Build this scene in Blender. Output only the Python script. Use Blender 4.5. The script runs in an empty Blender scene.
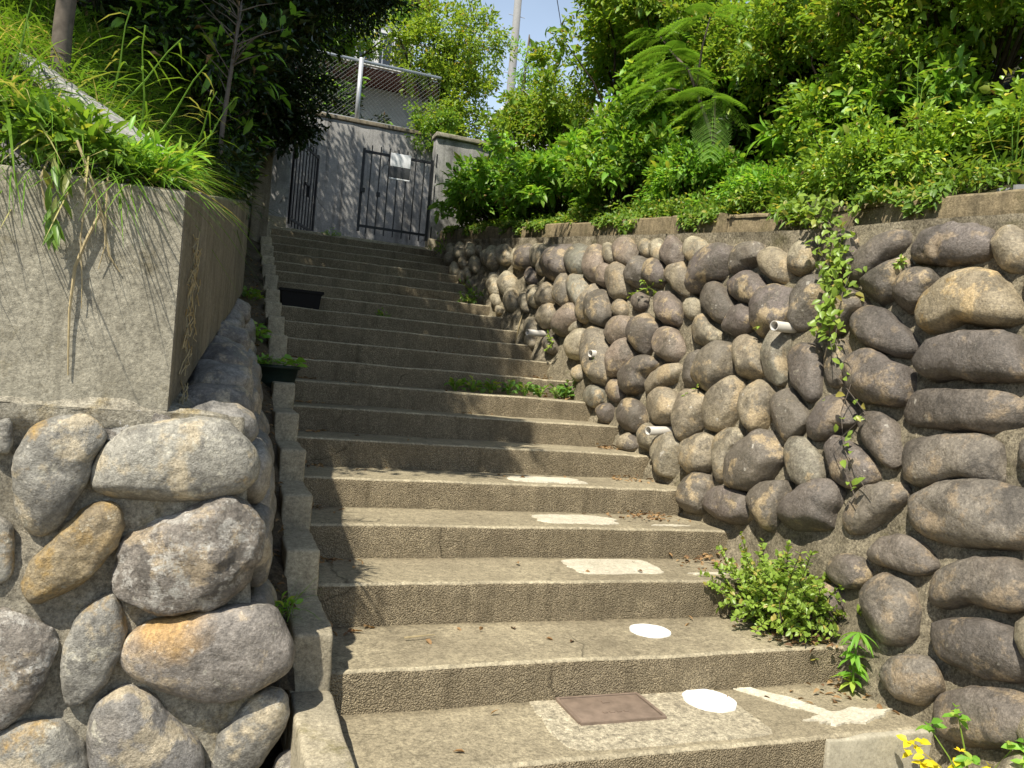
import bpy, bmesh, math, random
import numpy as np
from mathutils import Vector, Matrix, noise

# ------------------------------------------------------------------ camera, sky, sun, exposure
scene = bpy.context.scene
COL = scene.collection
cam_data = bpy.data.cameras.new('camera')
cam_data.sensor_width = 36.0
cam_data.lens = 27.75
cam_data.clip_start = 0.05
cam_data.clip_end = 2000
cam = bpy.data.objects.new('camera', cam_data)
COL.objects.link(cam)
RX, UX, FX = Vector((.9350, -.3447, .0840)), Vector((-.0787, .0307, .9964)), Vector((.3461, .9382, -.0017))
cam.matrix_world = Matrix(((RX.x, UX.x, -FX.x, -.4395), (RX.y, UX.y, -FX.y, 0), (RX.z, UX.z, -FX.z, 1.2321), (0, 0, 0, 1)))
scene.camera = cam

world = bpy.data.worlds.new('World'); scene.world = world
world.use_nodes = True
wt = world.node_tree; wt.nodes.clear()
wo = wt.nodes.new('ShaderNodeOutputWorld'); wb = wt.nodes.new('ShaderNodeBackground')
sky = wt.nodes.new('ShaderNodeTexSky'); sky.sky_type = 'NISHITA'; sky.sun_disc = False
sky.sun_elevation = math.radians(54.4); sky.sun_rotation = math.radians(228); sky.air_density = 1.0; sky.dust_density = 1.2
# thin summer cloud veil mixed into the sky
wg = wt.nodes.new('ShaderNodeTexCoord'); wn = wt.nodes.new('ShaderNodeTexNoise'); wr = wt.nodes.new('ShaderNodeValToRGB'); wm = wt.nodes.new('ShaderNodeMix'); wm.data_type = 'RGBA'
wn.inputs['Scale'].default_value = 3.0; wn.inputs['Detail'].default_value = 6
wr.color_ramp.elements[0].position = .42; wr.color_ramp.elements[0].color = (.62, .62, .62, 1); wr.color_ramp.elements[1].position = .75; wr.color_ramp.elements[1].color = (.85, .85, .85, 1)
wt.links.new(wg.outputs['Generated'], wn.inputs['Vector']); wt.links.new(wn.outputs['Fac'], wr.inputs['Fac'])
wsx = wt.nodes.new('ShaderNodeSeparateXYZ'); wt.links.new(wg.outputs['Generated'], wsx.inputs[0])
wmr = wt.nodes.new('ShaderNodeMapRange'); wmr.inputs[1].default_value = .1; wmr.inputs[2].default_value = .75; wmr.inputs[3].default_value = .95; wmr.inputs[4].default_value = .06; wt.links.new(wsx.outputs['Z'], wmr.inputs[0])
wmu = wt.nodes.new('ShaderNodeMath'); wmu.operation = 'MULTIPLY'; wt.links.new(wmr.outputs[0], wmu.inputs[0]); wt.links.new(wr.outputs['Color'], wmu.inputs[1])
wt.links.new(wmu.outputs[0], wm.inputs['Factor']); wt.links.new(sky.outputs['Color'], wm.inputs[6]); wm.inputs[7].default_value = (9.4, 11.6, 14.4, 1)
wt.links.new(wm.outputs[2], wb.inputs['Color']); wb.inputs['Strength'].default_value = .08
wt.links.new(wb.outputs['Background'], wo.inputs['Surface'])

sun_data = bpy.data.lights.new('sun', 'SUN'); sun_data.energy = 5.0; sun_data.angle = math.radians(.5); sun_data.color = (1, .935, .82)
sun = bpy.data.objects.new('sun', sun_data); COL.objects.link(sun)
sun.rotation_euler = Vector((.4326, .3895, -.813)).to_track_quat('-Z', 'Y').to_euler()
vs = scene.view_settings
vs.view_transform = 'Standard'; vs.look = 'None'; vs.gamma = 1; vs.use_curve_mapping = False; vs.exposure = .60
scene.cycles.max_bounces = 6; scene.cycles.transparent_max_bounces = 6; scene.cycles.use_denoising = True
scene.cycles.diffuse_bounces = 3; scene.cycles.glossy_bounces = 2; scene.cycles.transmission_bounces = 4; scene.cycles.caustics_reflective = False; scene.cycles.caustics_refractive = False

rng = np.random.default_rng(11)
random.seed(5)

# ------------------------------------------------------------------ helpers
def link(name, me, mat=None, parent=None, loc=None):
    o = bpy.data.objects.new(name, me); COL.objects.link(o)
    if loc is not None: o.location = loc
    if parent is not None: o.parent = parent
    if mat is not None:
        for m in (mat if isinstance(mat, (list, tuple)) else [mat]): o.data.materials.append(m)
    return o
def thing(name, label, cat, loc=(0, 0, 0), group=None):
    o = bpy.data.objects.new(name, None); COL.objects.link(o); o.location = loc; o.empty_display_size = .1
    return tag(o, label, cat, group)
def tag(o, label, cat, group=None):
    o['label'] = label; o['category'] = cat
    if group: o['group'] = group
    return o
def kind(o, k, label=None):
    o['kind'] = k
    if label: o['label'] = label
    return o
def mesh_np(name, V, F, smooth=False):
    """V (n,3); F (m,k) all polygons the same size, or a list of lists"""
    me = bpy.data.meshes.new(name)
    V = np.asarray(V, dtype=np.float32)
    if isinstance(F, np.ndarray):
        m, k = F.shape
        me.vertices.add(len(V)); me.vertices.foreach_set('co', V.ravel())
        me.loops.add(m * k); me.loops.foreach_set('vertex_index', F.ravel().astype(np.int32))
        me.polygons.add(m); me.polygons.foreach_set('loop_start', np.arange(0, m * k, k, dtype=np.int32))
        me.update(calc_edges=True)
    else:
        me.from_pydata([tuple(map(float, v)) for v in V], [], F); me.update()
    if smooth: me.polygons.foreach_set('use_smooth', np.ones(len(me.polygons), dtype=bool))
    return me
def unit(a):
    return a / np.maximum(np.linalg.norm(a, axis=-1, keepdims=True), 1e-9)
def nz(p, s, seed=0.0):
    return noise.noise(Vector((p[0] * s + seed, p[1] * s + seed * .7, p[2] * s - seed)))

class MB:
    """collects shapes that make up ONE mesh"""
    def __init__(s): s.v = []; s.f = []
    def add(s, V, F):
        o = len(s.v); s.v += [tuple(p) for p in V]; s.f += [tuple(i + o for i in f) for f in F]
    def box(s, c, d, rot=0.0):
        x, y, z = d[0] / 2, d[1] / 2, d[2] / 2; cs, sn = math.cos(rot), math.sin(rot)
        V = []
        for a, b, e in ((-1,-1,-1),(1,-1,-1),(1,1,-1),(-1,1,-1),(-1,-1,1),(1,-1,1),(1,1,1),(-1,1,1)):
            px, py = a * x, b * y
            V.append((c[0] + px * cs - py * sn, c[1] + px * sn + py * cs, c[2] + e * z))
        s.add(V, [(0,3,2,1),(4,5,6,7),(0,1,5,4),(1,2,6,5),(2,3,7,6),(3,0,4,7)]); return s
    def tube(s, pts, rad, n=6, caps=True):
        pts = [Vector(p) for p in pts]; k = len(pts)
        rad = rad if isinstance(rad, (list, tuple)) else [rad] * k
        V = []; F = []; ref = Vector((.31, .77, .55))
        for i, p in enumerate(pts):
            t = (pts[min(i + 1, k - 1)] - pts[max(i - 1, 0)]).normalized()
            a = t.cross(ref)
            if a.length < .1: a = t.cross(Vector((1, 0, 0)))
            a.normalize(); b = t.cross(a)
            for j in range(n):
                w = 2 * math.pi * j / n; V.append(p + (a * math.cos(w) + b * math.sin(w)) * rad[i])
        for i in range(k - 1):
            for j in range(n):
                F.append((i * n + j, i * n + (j + 1) % n, (i + 1) * n + (j + 1) % n, (i + 1) * n + j))
        if caps: F.append(tuple(range(n - 1, -1, -1))); F.append(tuple((k - 1) * n + j for j in range(n)))
        s.add(V, F); return s
    def build(s, name, mat, parent=None, smooth=False):
        me = bpy.data.meshes.new(name); me.from_pydata([tuple(p) for p in s.v], [], s.f); me.update()
        if smooth: me.polygons.foreach_set('use_smooth', np.ones(len(me.polygons), dtype=bool))
        return link(name, me, mat, parent)

def rounded_block(name, lo, hi, mat, parent=None, r=.015, cell=.05, amp=.004, seed=0.0):
    """weathered concrete block between two corners: rounded edges and a slightly uneven skin"""
    lo, hi = np.array(lo, float), np.array(hi, float)
    ax = []
    for i in range(3):
        n = max(2, int((hi[i] - lo[i] - 2 * r) / cell))
        ax.append(np.concatenate([[lo[i], lo[i] + r * .45], np.linspace(lo[i] + r, hi[i] - r, n), [hi[i] - r * .45, hi[i]]]))
    idx = {}; V = []; F = []
    def vid(p):
        if p not in idx: idx[p] = len(V); V.append(p)
        return idx[p]
    for a in range(3):
        b, c = (a + 1) % 3, (a + 2) % 3
        for side in (0, 1):
            va = ax[a][0] if side == 0 else ax[a][-1]
            for i in range(len(ax[b]) - 1):
                for j in range(len(ax[c]) - 1):
                    q = []
                    for (u, w) in ((i, j), (i + 1, j), (i + 1, j + 1), (i, j + 1)):
                        p = [0, 0, 0]; p[a] = va; p[b] = ax[b][u]; p[c] = ax[c][w]; q.append(vid(tuple(p)))
                    F.append(q if side else q[::-1])
    V = np.array(V); q = np.clip(V, lo + r, hi - r); d = V - q
    l = np.linalg.norm(d, axis=1, keepdims=True); d = d / np.maximum(l, 1e-9); V = q + d * r
    disp = np.array([nz(p, 9, seed) * amp + nz(p, 30, seed + 3) * amp * .5 for p in V])[:, None]
    V = V + d * disp
    return link(name, mesh_np(name, V, F, True), mat, parent)

def sheet(name, fn, us, vs_, mat, parent=None, smooth=True):
    V = np.array([fn(u, v) for v in vs_ for u in us]); nu = len(us)
    F = np.array([(j * nu + i, j * nu + i + 1, (j + 1) * nu + i + 1, (j + 1) * nu + i) for j in range(len(vs_) - 1) for i in range(nu - 1)])
    return link(name, mesh_np(name, V, F, smooth), mat, parent)

# ------------------------------------------------------------------ materials
class Mat:
    def __init__(s, name):
        s.m = bpy.data.materials.new(name); s.m.use_nodes = True; s.t = s.m.node_tree; s.t.nodes.clear()
        s.out = s.n('ShaderNodeOutputMaterial'); s.b = s.n('ShaderNodeBsdfPrincipled'); s.l(s.b.outputs[0], s.out.inputs[0])
        s.tc = None
    def n(s, t, **k):
        x = s.t.nodes.new(t)
        for a, b in k.items(): setattr(x, a, b)
        return x
    def l(s, a, b): s.t.links.new(a, b)
    def co(s, random_shift=False):
        if s.tc is None:
            c = s.n('ShaderNodeTexCoord'); s.tc = c.outputs['Object']
            if random_shift:
                oi = s.n('ShaderNodeObjectInfo'); mu = s.n('ShaderNodeMath', operation='MULTIPLY'); mu.inputs[1].default_value = 37.0
                s.l(oi.outputs['Random'], mu.inputs[0]); ad = s.n('ShaderNodeVectorMath', operation='ADD'); s.l(s.tc, ad.inputs[0]); s.l(mu.outputs[0], ad.inputs[1]); s.tc = ad.outputs[0]; s.oi = oi
        return s.tc
    def noise(s, scale, detail=5, rough=.6, stretch=None):
        x = s.n('ShaderNodeTexNoise'); x.inputs['Scale'].default_value = scale; x.inputs['Detail'].default_value = detail; x.inputs['Roughness'].default_value = rough
        v = s.co()
        if stretch:
            mp = s.n('ShaderNodeMapping'); mp.inputs['Scale'].default_value = stretch; s.l(v, mp.inputs[0]); v = mp.outputs[0]
        s.l(v, x.inputs['Vector']); return x.outputs['Fac']
    def vor(s, scale, feature='F1'):
        x = s.n('ShaderNodeTexVoronoi', feature=feature); x.inputs['Scale'].default_value = scale; s.l(s.co(), x.inputs['Vector']); return x.outputs['Distance']
    def ramp(s, fac, stops):
        r = s.n('ShaderNodeValToRGB'); e = r.color_ramp.elements
        while len(e) < len(stops): e.new(.5)
        for q, (p, c) in zip(e, stops): q.position = p; q.color = (c, c, c, 1) if np.isscalar(c) else (*c, 1)
        s.l(fac, r.inputs[0]); return r.outputs[0]
    def mix(s, fac, a, b, mode='MIX'):
        x = s.n('ShaderNodeMix', data_type='RGBA', blend_type=mode)
        for v, i in ((fac, 0), (a, 6), (b, 7)):
            if hasattr(v, 'links'): s.l(v, x.inputs[i])
            elif i == 0: x.inputs[0].default_value = v
            else: x.inputs[i].default_value = (*v, 1)
        return x.outputs[2]
    def bump(s, hs):
        prev = None
        for h, st, dist in hs:
            b = s.n('ShaderNodeBump'); b.inputs['Strength'].default_value = st; b.inputs['Distance'].default_value = dist; s.l(h, b.inputs['Height'])
            if prev: s.l(prev, b.inputs['Normal'])
            prev = b.outputs[0]
        s.l(prev, s.b.inputs['Normal'])
    def done(s, col, rough=.85, spec=.25):
        if hasattr(col, 'links'): s.l(col, s.b.inputs['Base Color'])
        else: s.b.inputs['Base Color'].default_value = (*col, 1)
        s.b.inputs['Roughness'].default_value = rough; s.b.inputs['Specular IOR Level'].default_value = spec
        return s.m

def concrete(name, c1, c2, stain, speck=.5, bumpy=.5, streak=False, moss=0.0, mosscol=(.10, .095, .02), pebble=0, crack=0, drip=0):
    m = Mat(name)
    base = m.mix(m.ramp(m.noise(2.3, 6), [(.35, 0), (.7, 1)]), c1, c2)
    base = m.mix(m.ramp(m.noise(.9, 7, .7, (2.5, 2.5, .5) if streak else None), [(.5, 0), (.72, .75)]), base, stain)
    if moss: base = m.mix(m.ramp(m.noise(5, 8, .75), [(.62 - moss * .2, 0), (.72, .85)]), base, mosscol)
    base = m.mix(min(1, speck * 1.1), base, m.ramp(m.noise(26, 8, .82), [(.36, .22), (.5, .5), (.66, .80)]), 'OVERLAY')
    base = m.mix(speck, base, m.ramp(m.noise(85, 5, .8), [(.34, .15), (.5, .5), (.67, .88)]), 'OVERLAY')
    base = m.mix(m.ramp(m.noise(6.5, 6, .7), [(.52, 0), (.75, .55)]), base, stain)
    base = m.mix(m.ramp(m.vor(70), [(.06, .6), (.2, 0)]), base, tuple(.35 * a for a in c1))
    hs = [(m.noise(14, 6, .7), .4 * bumpy, .02), (m.noise(70, 5, .8), .9 * bumpy, .008)]
    if pebble:
        v = m.n('ShaderNodeTexVoronoi'); v.inputs['Scale'].default_value = pebble; m.l(m.co(), v.inputs['Vector'])
        base = m.mix(.65, base, m.ramp(v.outputs['Color'], [(.1, .33), (.55, .5), (.9, .70)]), 'OVERLAY')
        base = m.mix(m.ramp(v.outputs['Distance'], [(.34, 0), (.66, .6)]), base, tuple(.4 * a for a in c1))
        inv = m.n('ShaderNodeMath', operation='SUBTRACT'); inv.inputs[0].default_value = 1.0; m.l(v.outputs['Distance'], inv.inputs[1]); hs.append((inv.outputs[0], .9, .010))
    if crack:
        nn = m.n('ShaderNodeTexNoise'); nn.inputs['Scale'].default_value = 3.0; nn.inputs['Detail'].default_value = 6; m.l(m.co(), nn.inputs['Vector'])
        ad = m.n('ShaderNodeMix', data_type='VECTOR'); ad.inputs[0].default_value = .22; m.l(m.co(), ad.inputs[4]); m.l(nn.outputs['Color'], ad.inputs[5])
        cv = m.n('ShaderNodeTexVoronoi', feature='DISTANCE_TO_EDGE'); cv.inputs['Scale'].default_value = crack; m.l(ad.outputs[1], cv.inputs['Vector'])
        gate_ = m.ramp(m.noise(1.4, 2), [(.50, 0), (.56, .8)]); line = m.ramp(cv.outputs['Distance'], [(.0, 1), (.0045, 0)])
        base = m.mix(m.mix(1.0, line, gate_, 'MULTIPLY'), base, tuple(.22 * a for a in c1))
    if drip: base = m.mix(m.ramp(m.noise(3.2, 6, .7, (3.0, 3.0, .22)), [(.50, 0), (.70, drip)]), base, tuple(.55 * a for a in stain))
    m.bump(hs)
    return m.done(base, .92, .15)
M = {}
M['tread'] = concrete('worn concrete tread', (.315, .272, .182), (.24, .206, .138), (.145, .122, .082), .6, .7, crack=.8)
M['nose'] = concrete('worn pale step nosing', (.40, .35, .24), (.29, .25, .17), (.18, .155, .105), .6, .8)
M['riser'] = concrete('exposed aggregate riser', (.30, .247, .16), (.37, .308, .20), (.17, .138, .088), .42, .55, pebble=160, crack=1.1, drip=.55)
M['curb'] = concrete('curb concrete', (.40, .35, .245), (.30, .265, .19), (.19, .168, .125), .5, .7, moss=.3, mosscol=(.16, .14, .06))
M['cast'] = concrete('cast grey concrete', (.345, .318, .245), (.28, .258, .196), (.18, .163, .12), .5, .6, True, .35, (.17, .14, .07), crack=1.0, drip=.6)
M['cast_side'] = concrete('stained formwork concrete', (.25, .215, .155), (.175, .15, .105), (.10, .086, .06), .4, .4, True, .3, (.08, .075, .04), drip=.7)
M['coping'] = concrete('tan coping concrete', (.31, .245, .145), (.23, .185, .11), (.10, .085, .055), .5, .7, True, .45, (.09, .085, .03), drip=.7, crack=1.3)
M['mortar'] = concrete('rough sandy mortar', (.31, .27, .19), (.22, .19, .13), (.11, .095, .062), .8, 1.8, False, .3, (.10, .092, .035))
M['mortar_pale'] = concrete('pale sandy mortar', (.38, .35, .275), (.30, .27, .205), (.19, .165, .12), .7, 1.5, False, .35, (.30, .215, .07))
M['backwall'] = concrete('grey rendered wall', (.36, .35, .33), (.27, .265, .25), (.09, .088, .082), .35, .4, True, drip=.75, crack=.6)  # stains are real but darkened further, putting tree shade into the colour
M['pale_patch'] = concrete('whitewashed cement patch', (.60, .565, .45), (.47, .43, .33), (.33, .29, .21), .4, .3)
M['new_cement'] = concrete('smooth pale cement', (.43, .395, .30), (.35, .32, .24), (.24, .215, .155), .3, .3)
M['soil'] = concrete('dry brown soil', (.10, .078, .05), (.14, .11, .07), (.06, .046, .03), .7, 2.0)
M['earth'] = concrete('dark bank earth', (.06, .05, .028), (.045, .05, .02), (.03, .03, .014), .6, 2.0)  # dark earth colour used on both banks

def plain(name, col, rough=.5, metal=0.0, spec=.4, var=.25, scale=12):
    m = Mat(name); c = m.mix(m.ramp(m.noise(scale, 5), [(.3, 0), (.75, 1)]), col, tuple(x * (1 - var) for x in col))
    m.b.inputs['Metallic'].default_value = metal; m.bump([(m.noise(60, 3), .15, .004)])
    return m.done(c, rough, spec)
M['white_paint'] = plain('white road paint', (.80, .80, .76), .6, 0, .3, .16, 14)
M['pvc'] = plain('white drain pipe plastic', (.50, .47, .41), .5, 0, .4, .2)
M['pipe_dark'] = plain('dark pipe inside', (.03, .028, .025), .9)  # near-black colour of the disc inside the pipe mouth
M['rust'] = plain('rusted iron cover', (.24, .18, .135), .75, .1, .3, .4, 20)
M['iron'] = plain('black painted iron', (.012, .012, .014), .5, 0, .4, .3)
M['galv'] = plain('galvanised steel', (.50, .52, .54), .45, .35, .5, .15)
M['wire'] = plain('dull fence wire', (.16, .17, .165), .6, .2, .3, .2)
M['white_board'] = plain('white sign face', (.78, .79, .80), .5, 0, .3, .06)
M['dark_board'] = plain('dark grey sign face', (.05, .052, .055), .5, 0, .3, .2)
M['black_plastic'] = plain('black plastic', (.012, .011, .010), .75, 0, .2, .2)
M['green_plastic'] = plain('dark green plastic', (.010, .022, .016), .5, 0, .35, .2)
M['house_white'] = plain('white house render', (.66, .66, .64), .8, 0, .2, .12, 3)
M['house_beige'] = plain('beige house render', (.52, .44, .34), .8, 0, .2, .12, 3)
M['house_grey'] = plain('pale grey house render', (.36, .38, .39), .8, 0, .2, .25, 3)
M['roof_red'] = plain('red brown eave boards', (.11, .035, .022), .7, 0, .25, .3)
M['glass'] = plain('dark window glass', (.02, .025, .03), .08, 0, .6, .1)
M['pole'] = plain('utility pole concrete', (.25, .25, .24), .85, 0, .2, .2)
M['cable'] = plain('black cable', (.015, .015, .015), .6)
M['bark'] = plain('grey tree bark', (.15, .125, .10), .9, 0, .15, .5, 25)
M['bark_dark'] = plain('dark brown bark', (.05, .038, .028), .9, 0, .15, .5, 25)
M['straw'] = plain('dry straw stem', (.42, .34, .19), .8, 0, .2, .35, 30)
M['flower'] = plain('yellow petal', (.8, .55, .02), .6, 0, .2, .1)

def stone(name, cols, lichen, lich_cut, ochre_cut, pale_cut, rough_bump=.6, layered=False, patch=None):
    m = Mat(name); m.co(True)
    base = m.ramp(m.oi.outputs['Random'], [(i / len(cols), c) for i, c in enumerate(cols)]); base.node.color_ramp.interpolation = 'CONSTANT'
    mean = np.mean(cols, axis=0)
    base = m.mix(m.ramp(m.noise(3.6, 9, .72), [(.38, 0), (.60, .75)]), base, tuple(mean * .45))
    base = m.mix(m.ramp(m.noise(4.7, 10, .70), [(.535, 0), (.585, .6)]), base, tuple(mean * .34))
    base = m.mix(m.ramp(m.noise(6, 8, .68), [(.535, 0), (.60, .7)]), base, tuple(mean * np.array([1.6, 1.42, 1.1])))
    base = m.mix(m.ramp(m.noise(2.2, 5, .6), [(.55, 0), (.75, .7)]), base, tuple(mean * np.array([.84, .79, .75])))
    base = m.mix(m.ramp(m.noise(2.6, 7, .72), [(ochre_cut, 0), (ochre_cut + .09, .8)]), base, (.36, .22, .05))
    if patch:
        tcn = m.n('ShaderNodeTexCoord'); ds = m.n('ShaderNodeVectorMath', operation='DISTANCE'); m.l(tcn.outputs['Object'], ds.inputs[0]); ds.inputs[1].default_value = patch[:3]
        dm = m.n('ShaderNodeMath', operation='MULTIPLY_ADD'); m.l(m.noise(9, 6, .7), dm.inputs[0]); dm.inputs[1].default_value = .16; m.l(ds.outputs['Value'], dm.inputs[2])
        base = m.mix(m.ramp(dm.outputs[0], [(patch[3], .72), (patch[3] + .09, 0)]), base, (.44, .25, .06))
    base = m.mix(m.ramp(m.noise(11, 8, .82), [(lich_cut, 0), (lich_cut + .06, .75)]), base, lichen)
    base = m.mix(m.ramp(m.noise(21, 2, .4), [(pale_cut + .06, 0), (pale_cut + .09, .6)]), base, (.46, .43, .36))
    base = m.mix(.5, base, m.ramp(m.noise(30, 9, .85), [(.36, .2), (.5, .5), (.65, .82)]), 'OVERLAY')
    base = m.mix(.6, base, m.ramp(m.noise(95, 5, .8), [(.34, .18), (.5, .5), (.66, .85)]), 'OVERLAY')
    hs = [(m.noise(9, 8, .7), .6 * rough_bump, .035), (m.noise(42, 6, .78), .5 * rough_bump, .012), (m.noise(150, 3, .7), .5, .003)]
    if layered: hs.insert(0, (m.noise(9, 6, .7, (1, 1, 3)), .8, .04))
    m.bump(hs)
    return m.done(base, .52, .45)
M['stone'] = stone('weathered river boulder', [(.25, .215, .155), (.125, .105, .085), (.40, .35, .24), (.20, .16, .13), (.30, .28, .21), (.155, .133, .105), (.46, .40, .27), (.14, .115, .10), (.26, .205, .155), (.22, .215, .165), (.34, .285, .19), (.17, .15, .125)], (.36, .33, .24), .60, .74, .66, 1.0)
M['stone_dark'] = stone('dark purple brown boulder', [(.185, .157, .125), (.135, .117, .098), (.205, .18, .142), (.16, .136, .116), (.225, .195, .15), (.145, .125, .105)], (.32, .29, .22), .61, .76, .68, 1.0)
M['stone_tan'] = stone('tan boulder with rust', [(.36, .30, .195), (.34, .28, .18)], (.42, .37, .26), .60, .58, .68, 1.0)
M['stone_pale'] = stone('pale grey river boulder', [(.30, .285, .24), (.25, .235, .215), (.365, .345, .285), (.26, .23, .19), (.315, .30, .255)], (.48, .45, .35), .57, .575, .66, 1.0)
M['stone_ochre'] = stone('ochre lichened boulder', [(.34, .27, .16), (.36, .29, .18)], (.46, .42, .32), .58, .50, .68, 1.1)
M['stone_lichen'] = stone('grey boulder with orange lichen', [(.29, .265, .225), (.28, .25, .215)], (.48, .45, .36), .60, .70, .62, .8, False, (-.15, -.05, .10, .135))
M['stone_rough'] = stone('white streaked rough boulder', [(.34, .30, .24), (.36, .32, .27)], (.62, .59, .52), .50, .62, .62, 1.8, True)
M['stone_side'] = stone('bluish boulder', [(.27, .255, .225), (.33, .305, .26), (.29, .26, .22), (.22, .205, .185)], (.26, .25, .22), .62, .74, .75, .9)  # own stone colours of the rocks along the stair side

def leafmat(name, c1, c2, c3=None, part3=.0, trans=.42, rough=.42, tint=1.35):
    m = Mat(name); g = m.n('ShaderNodeNewGeometry'); r = g.outputs['Random Per Island']
    st = [(0, c1), (max(.01, 1 - part3 - .02), c2)]
    if c3: st += [(1 - part3, c3), (1, c3)]
    col = m.ramp(r, st)
    col = m.mix(m.ramp(m.noise(3.1, 3), [(.3, 0), (.75, .5)]), col, tuple(a * .7 for a in c1))
    tr = m.n('ShaderNodeBsdfTranslucent'); mx = m.n('ShaderNodeMixShader'); mx.inputs[0].default_value = trans
    bright = m.mix(1.0, col, (tint * 1.25, tint * 1.15, tint * .55), 'MULTIPLY'); m.l(bright, tr.inputs[0])
    m.l(m.b.outputs[0], mx.inputs[1]); m.l(tr.outputs[0], mx.inputs[2]); m.l(mx.outputs[0], m.out.inputs[0])
    return m.done(col, rough, .35)
M['lf_yellowgreen'] = leafmat('yellow green small leaf', (0.167, 0.280, 0.036), (0.333, 0.450, 0.061), (0.400, 0.288, 0.071), .04)
M['lf_azalea'] = leafmat('glossy azalea leaf', (0.194, 0.339, 0.043), (0.352, 0.515, 0.063), (0.572, 0.515, 0.074), .06, .3, .32)
M['lf_bright'] = leafmat('fresh bright leaf', (0.164, 0.366, 0.045), (0.285, 0.521, 0.072), (0.438, 0.564, 0.102), .1)
M['lf_mid'] = leafmat('mid green leaf', (0.120, 0.242, 0.034), (0.241, 0.396, 0.054), (0.373, 0.407, 0.074), .08)
M['lf_dark'] = leafmat('dark evergreen leaf', (.014, .032, .007), (.032, .06, .012), (.06, .06, .015), .08, .2, .4)
M['lf_silk'] = leafmat('silk tree leaflet', (0.129, 0.273, 0.038), (0.198, 0.354, 0.053), None, 0, .4, .5)
M['lf_grass'] = leafmat('grass blade', (0.101, 0.223, 0.022), (0.203, 0.338, 0.041), (0.513, 0.446, 0.189), .1, .35, .45)
M['lf_grass_dark'] = leafmat('grass blade with painted shade', (.03, .075, .01), (.065, .12, .018), (.15, .14, .05), .06, .3, .45)  # darker copy of the grass colour, shade put into the blades
M['lf_bamboo'] = leafmat('bamboo grass leaf', (0.115, 0.230, 0.029), (0.218, 0.345, 0.052), (0.345, 0.345, 0.115), .12, .35, .4)
M['lf_privet'] = leafmat('privet leaf', (0.201, 0.313, 0.047), (0.311, 0.433, 0.074), (0.435, 0.359, 0.095), .06, .35, .38)
M['lf_yellow'] = leafmat('yellowing leaf', (.55, .50, .02), (.70, .60, .03), None, 0, .3, .5)
M['lf_ivy'] = leafmat('ivy leaf', (0.086, 0.210, 0.029), (0.187, 0.330, 0.068), (0.281, 0.360, 0.095), .15, .3, .4)
M['lf_dry'] = leafmat('dry fallen leaf', (.26, .15, .065), (.40, .27, .13), (.13, .075, .04), .25, .15, .8, 1.0)
M['lf_cover'] = leafmat('ground cover leaf', (0.115, 0.218, 0.032), (0.252, 0.394, 0.065), (0.459, 0.436, 0.129), .1)

# ------------------------------------------------------------------ leaves, blades, fronds
def leaf_obj(name, P, A, N, L, W, mat, parent=None, fold=.25, droop=.15, simple=False):
    P = np.asarray(P, float); n = len(P); A = unit(np.asarray(A, float)); S = unit(np.cross(A, N)); N = unit(np.cross(S, A))
    L = np.broadcast_to(np.asarray(L, float), (n,))[:, None]; W = np.broadcast_to(np.asarray(W, float), (n,))[:, None]
    if simple:
        V = np.stack([P, P + A * L * .45 + S * W * .5 + N * W * fold, P + A * L - N * L * droop, P + A * L * .45 - S * W * .5 + N * W * fold], 1).reshape(-1, 3)
        i = np.arange(n)[:, None] * 4; F = np.concatenate([i + np.array([[0, 1, 2]]), i + np.array([[0, 2, 3]])])
    else:
        up = N * W * fold; c1 = P + A * L * .32 - N * L * droop * .10; c2 = P + A * L * .68 - N * L * droop * .44
        V = np.stack([P, c1 + S * W * .46 + up, c1, c1 - S * W * .46 + up, c2 + S * W * .40 + up * .8, c2, c2 - S * W * .40 + up * .8, P + A * L * .98 - N * L * droop], 1).reshape(-1, 3)
        i = np.arange(n)[:, None] * 8
        F = np.concatenate([i + np.array([f]) for f in ((0, 1, 2), (0, 2, 3), (1, 4, 2), (4, 5, 2), (2, 5, 3), (5, 6, 3), (4, 7, 5), (5, 7, 6))])
    return link(name, mesh_np(name, V, F), mat, parent)

def clumps(c, r, n_cl, n_leaf, cr, g, shell=.55, squash=.8, flat_bottom=True):
    """clump centres spread through an ellipsoid, leaves spread through each clump; returns P, A, N, centres"""
    c, r = np.array(c, float), np.array(r, float)
    d = unit(g.normal(size=(n_cl, 3)))
    if flat_bottom: d[:, 2] = np.where(d[:, 2] < -.35, -d[:, 2] * .6, d[:, 2])
    rad = (shell + (1 - shell) * g.random(n_cl))[:, None] * (1 + .22 * g.normal(size=(n_cl, 1)))
    C = c + d * rad * r
    which = g.integers(0, n_cl, n_leaf)
    size = cr * (.6 + .8 * g.random(n_cl))
    off = unit(g.normal(size=(n_leaf, 3))) * (g.random((n_leaf, 1)) ** .5) * size[which][:, None]; off[:, 2] *= squash
    P = C[which] + off
    A = unit(off / np.maximum(size[which][:, None], 1e-6) * 1.0 + d[which] * .5 + g.normal(size=(n_leaf, 3)) * .55)
    N = unit(np.array([0, 0, 1.0]) + g.normal(size=(n_leaf, 3)) * .55 + d[which] * .35)
    return P, A, N, C

def branches(base, C, r0, g, k=12, mat='bark_dark', name='stem', parent=None, rmin=.004):
    mb = MB(); base = Vector(base)
    sel = g.choice(len(C), min(k, len(C)), replace=False)
    for i in sel:
        e = Vector(C[i]); m1 = base.lerp(e, .35) + Vector(g.normal(size=3) * .04 * (e - base).length); m2 = base.lerp(e, .7) + Vector(g.normal(size=3) * .05 * (e - base).length)
        mb.tube([base + Vector(g.normal(size=3) * r0 * .6), m1, m2, e], [r0, r0 * .7, r0 * .45, max(rmin, r0 * .2)], 5)
    return mb.build(name, M[mat], parent, True)

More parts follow.
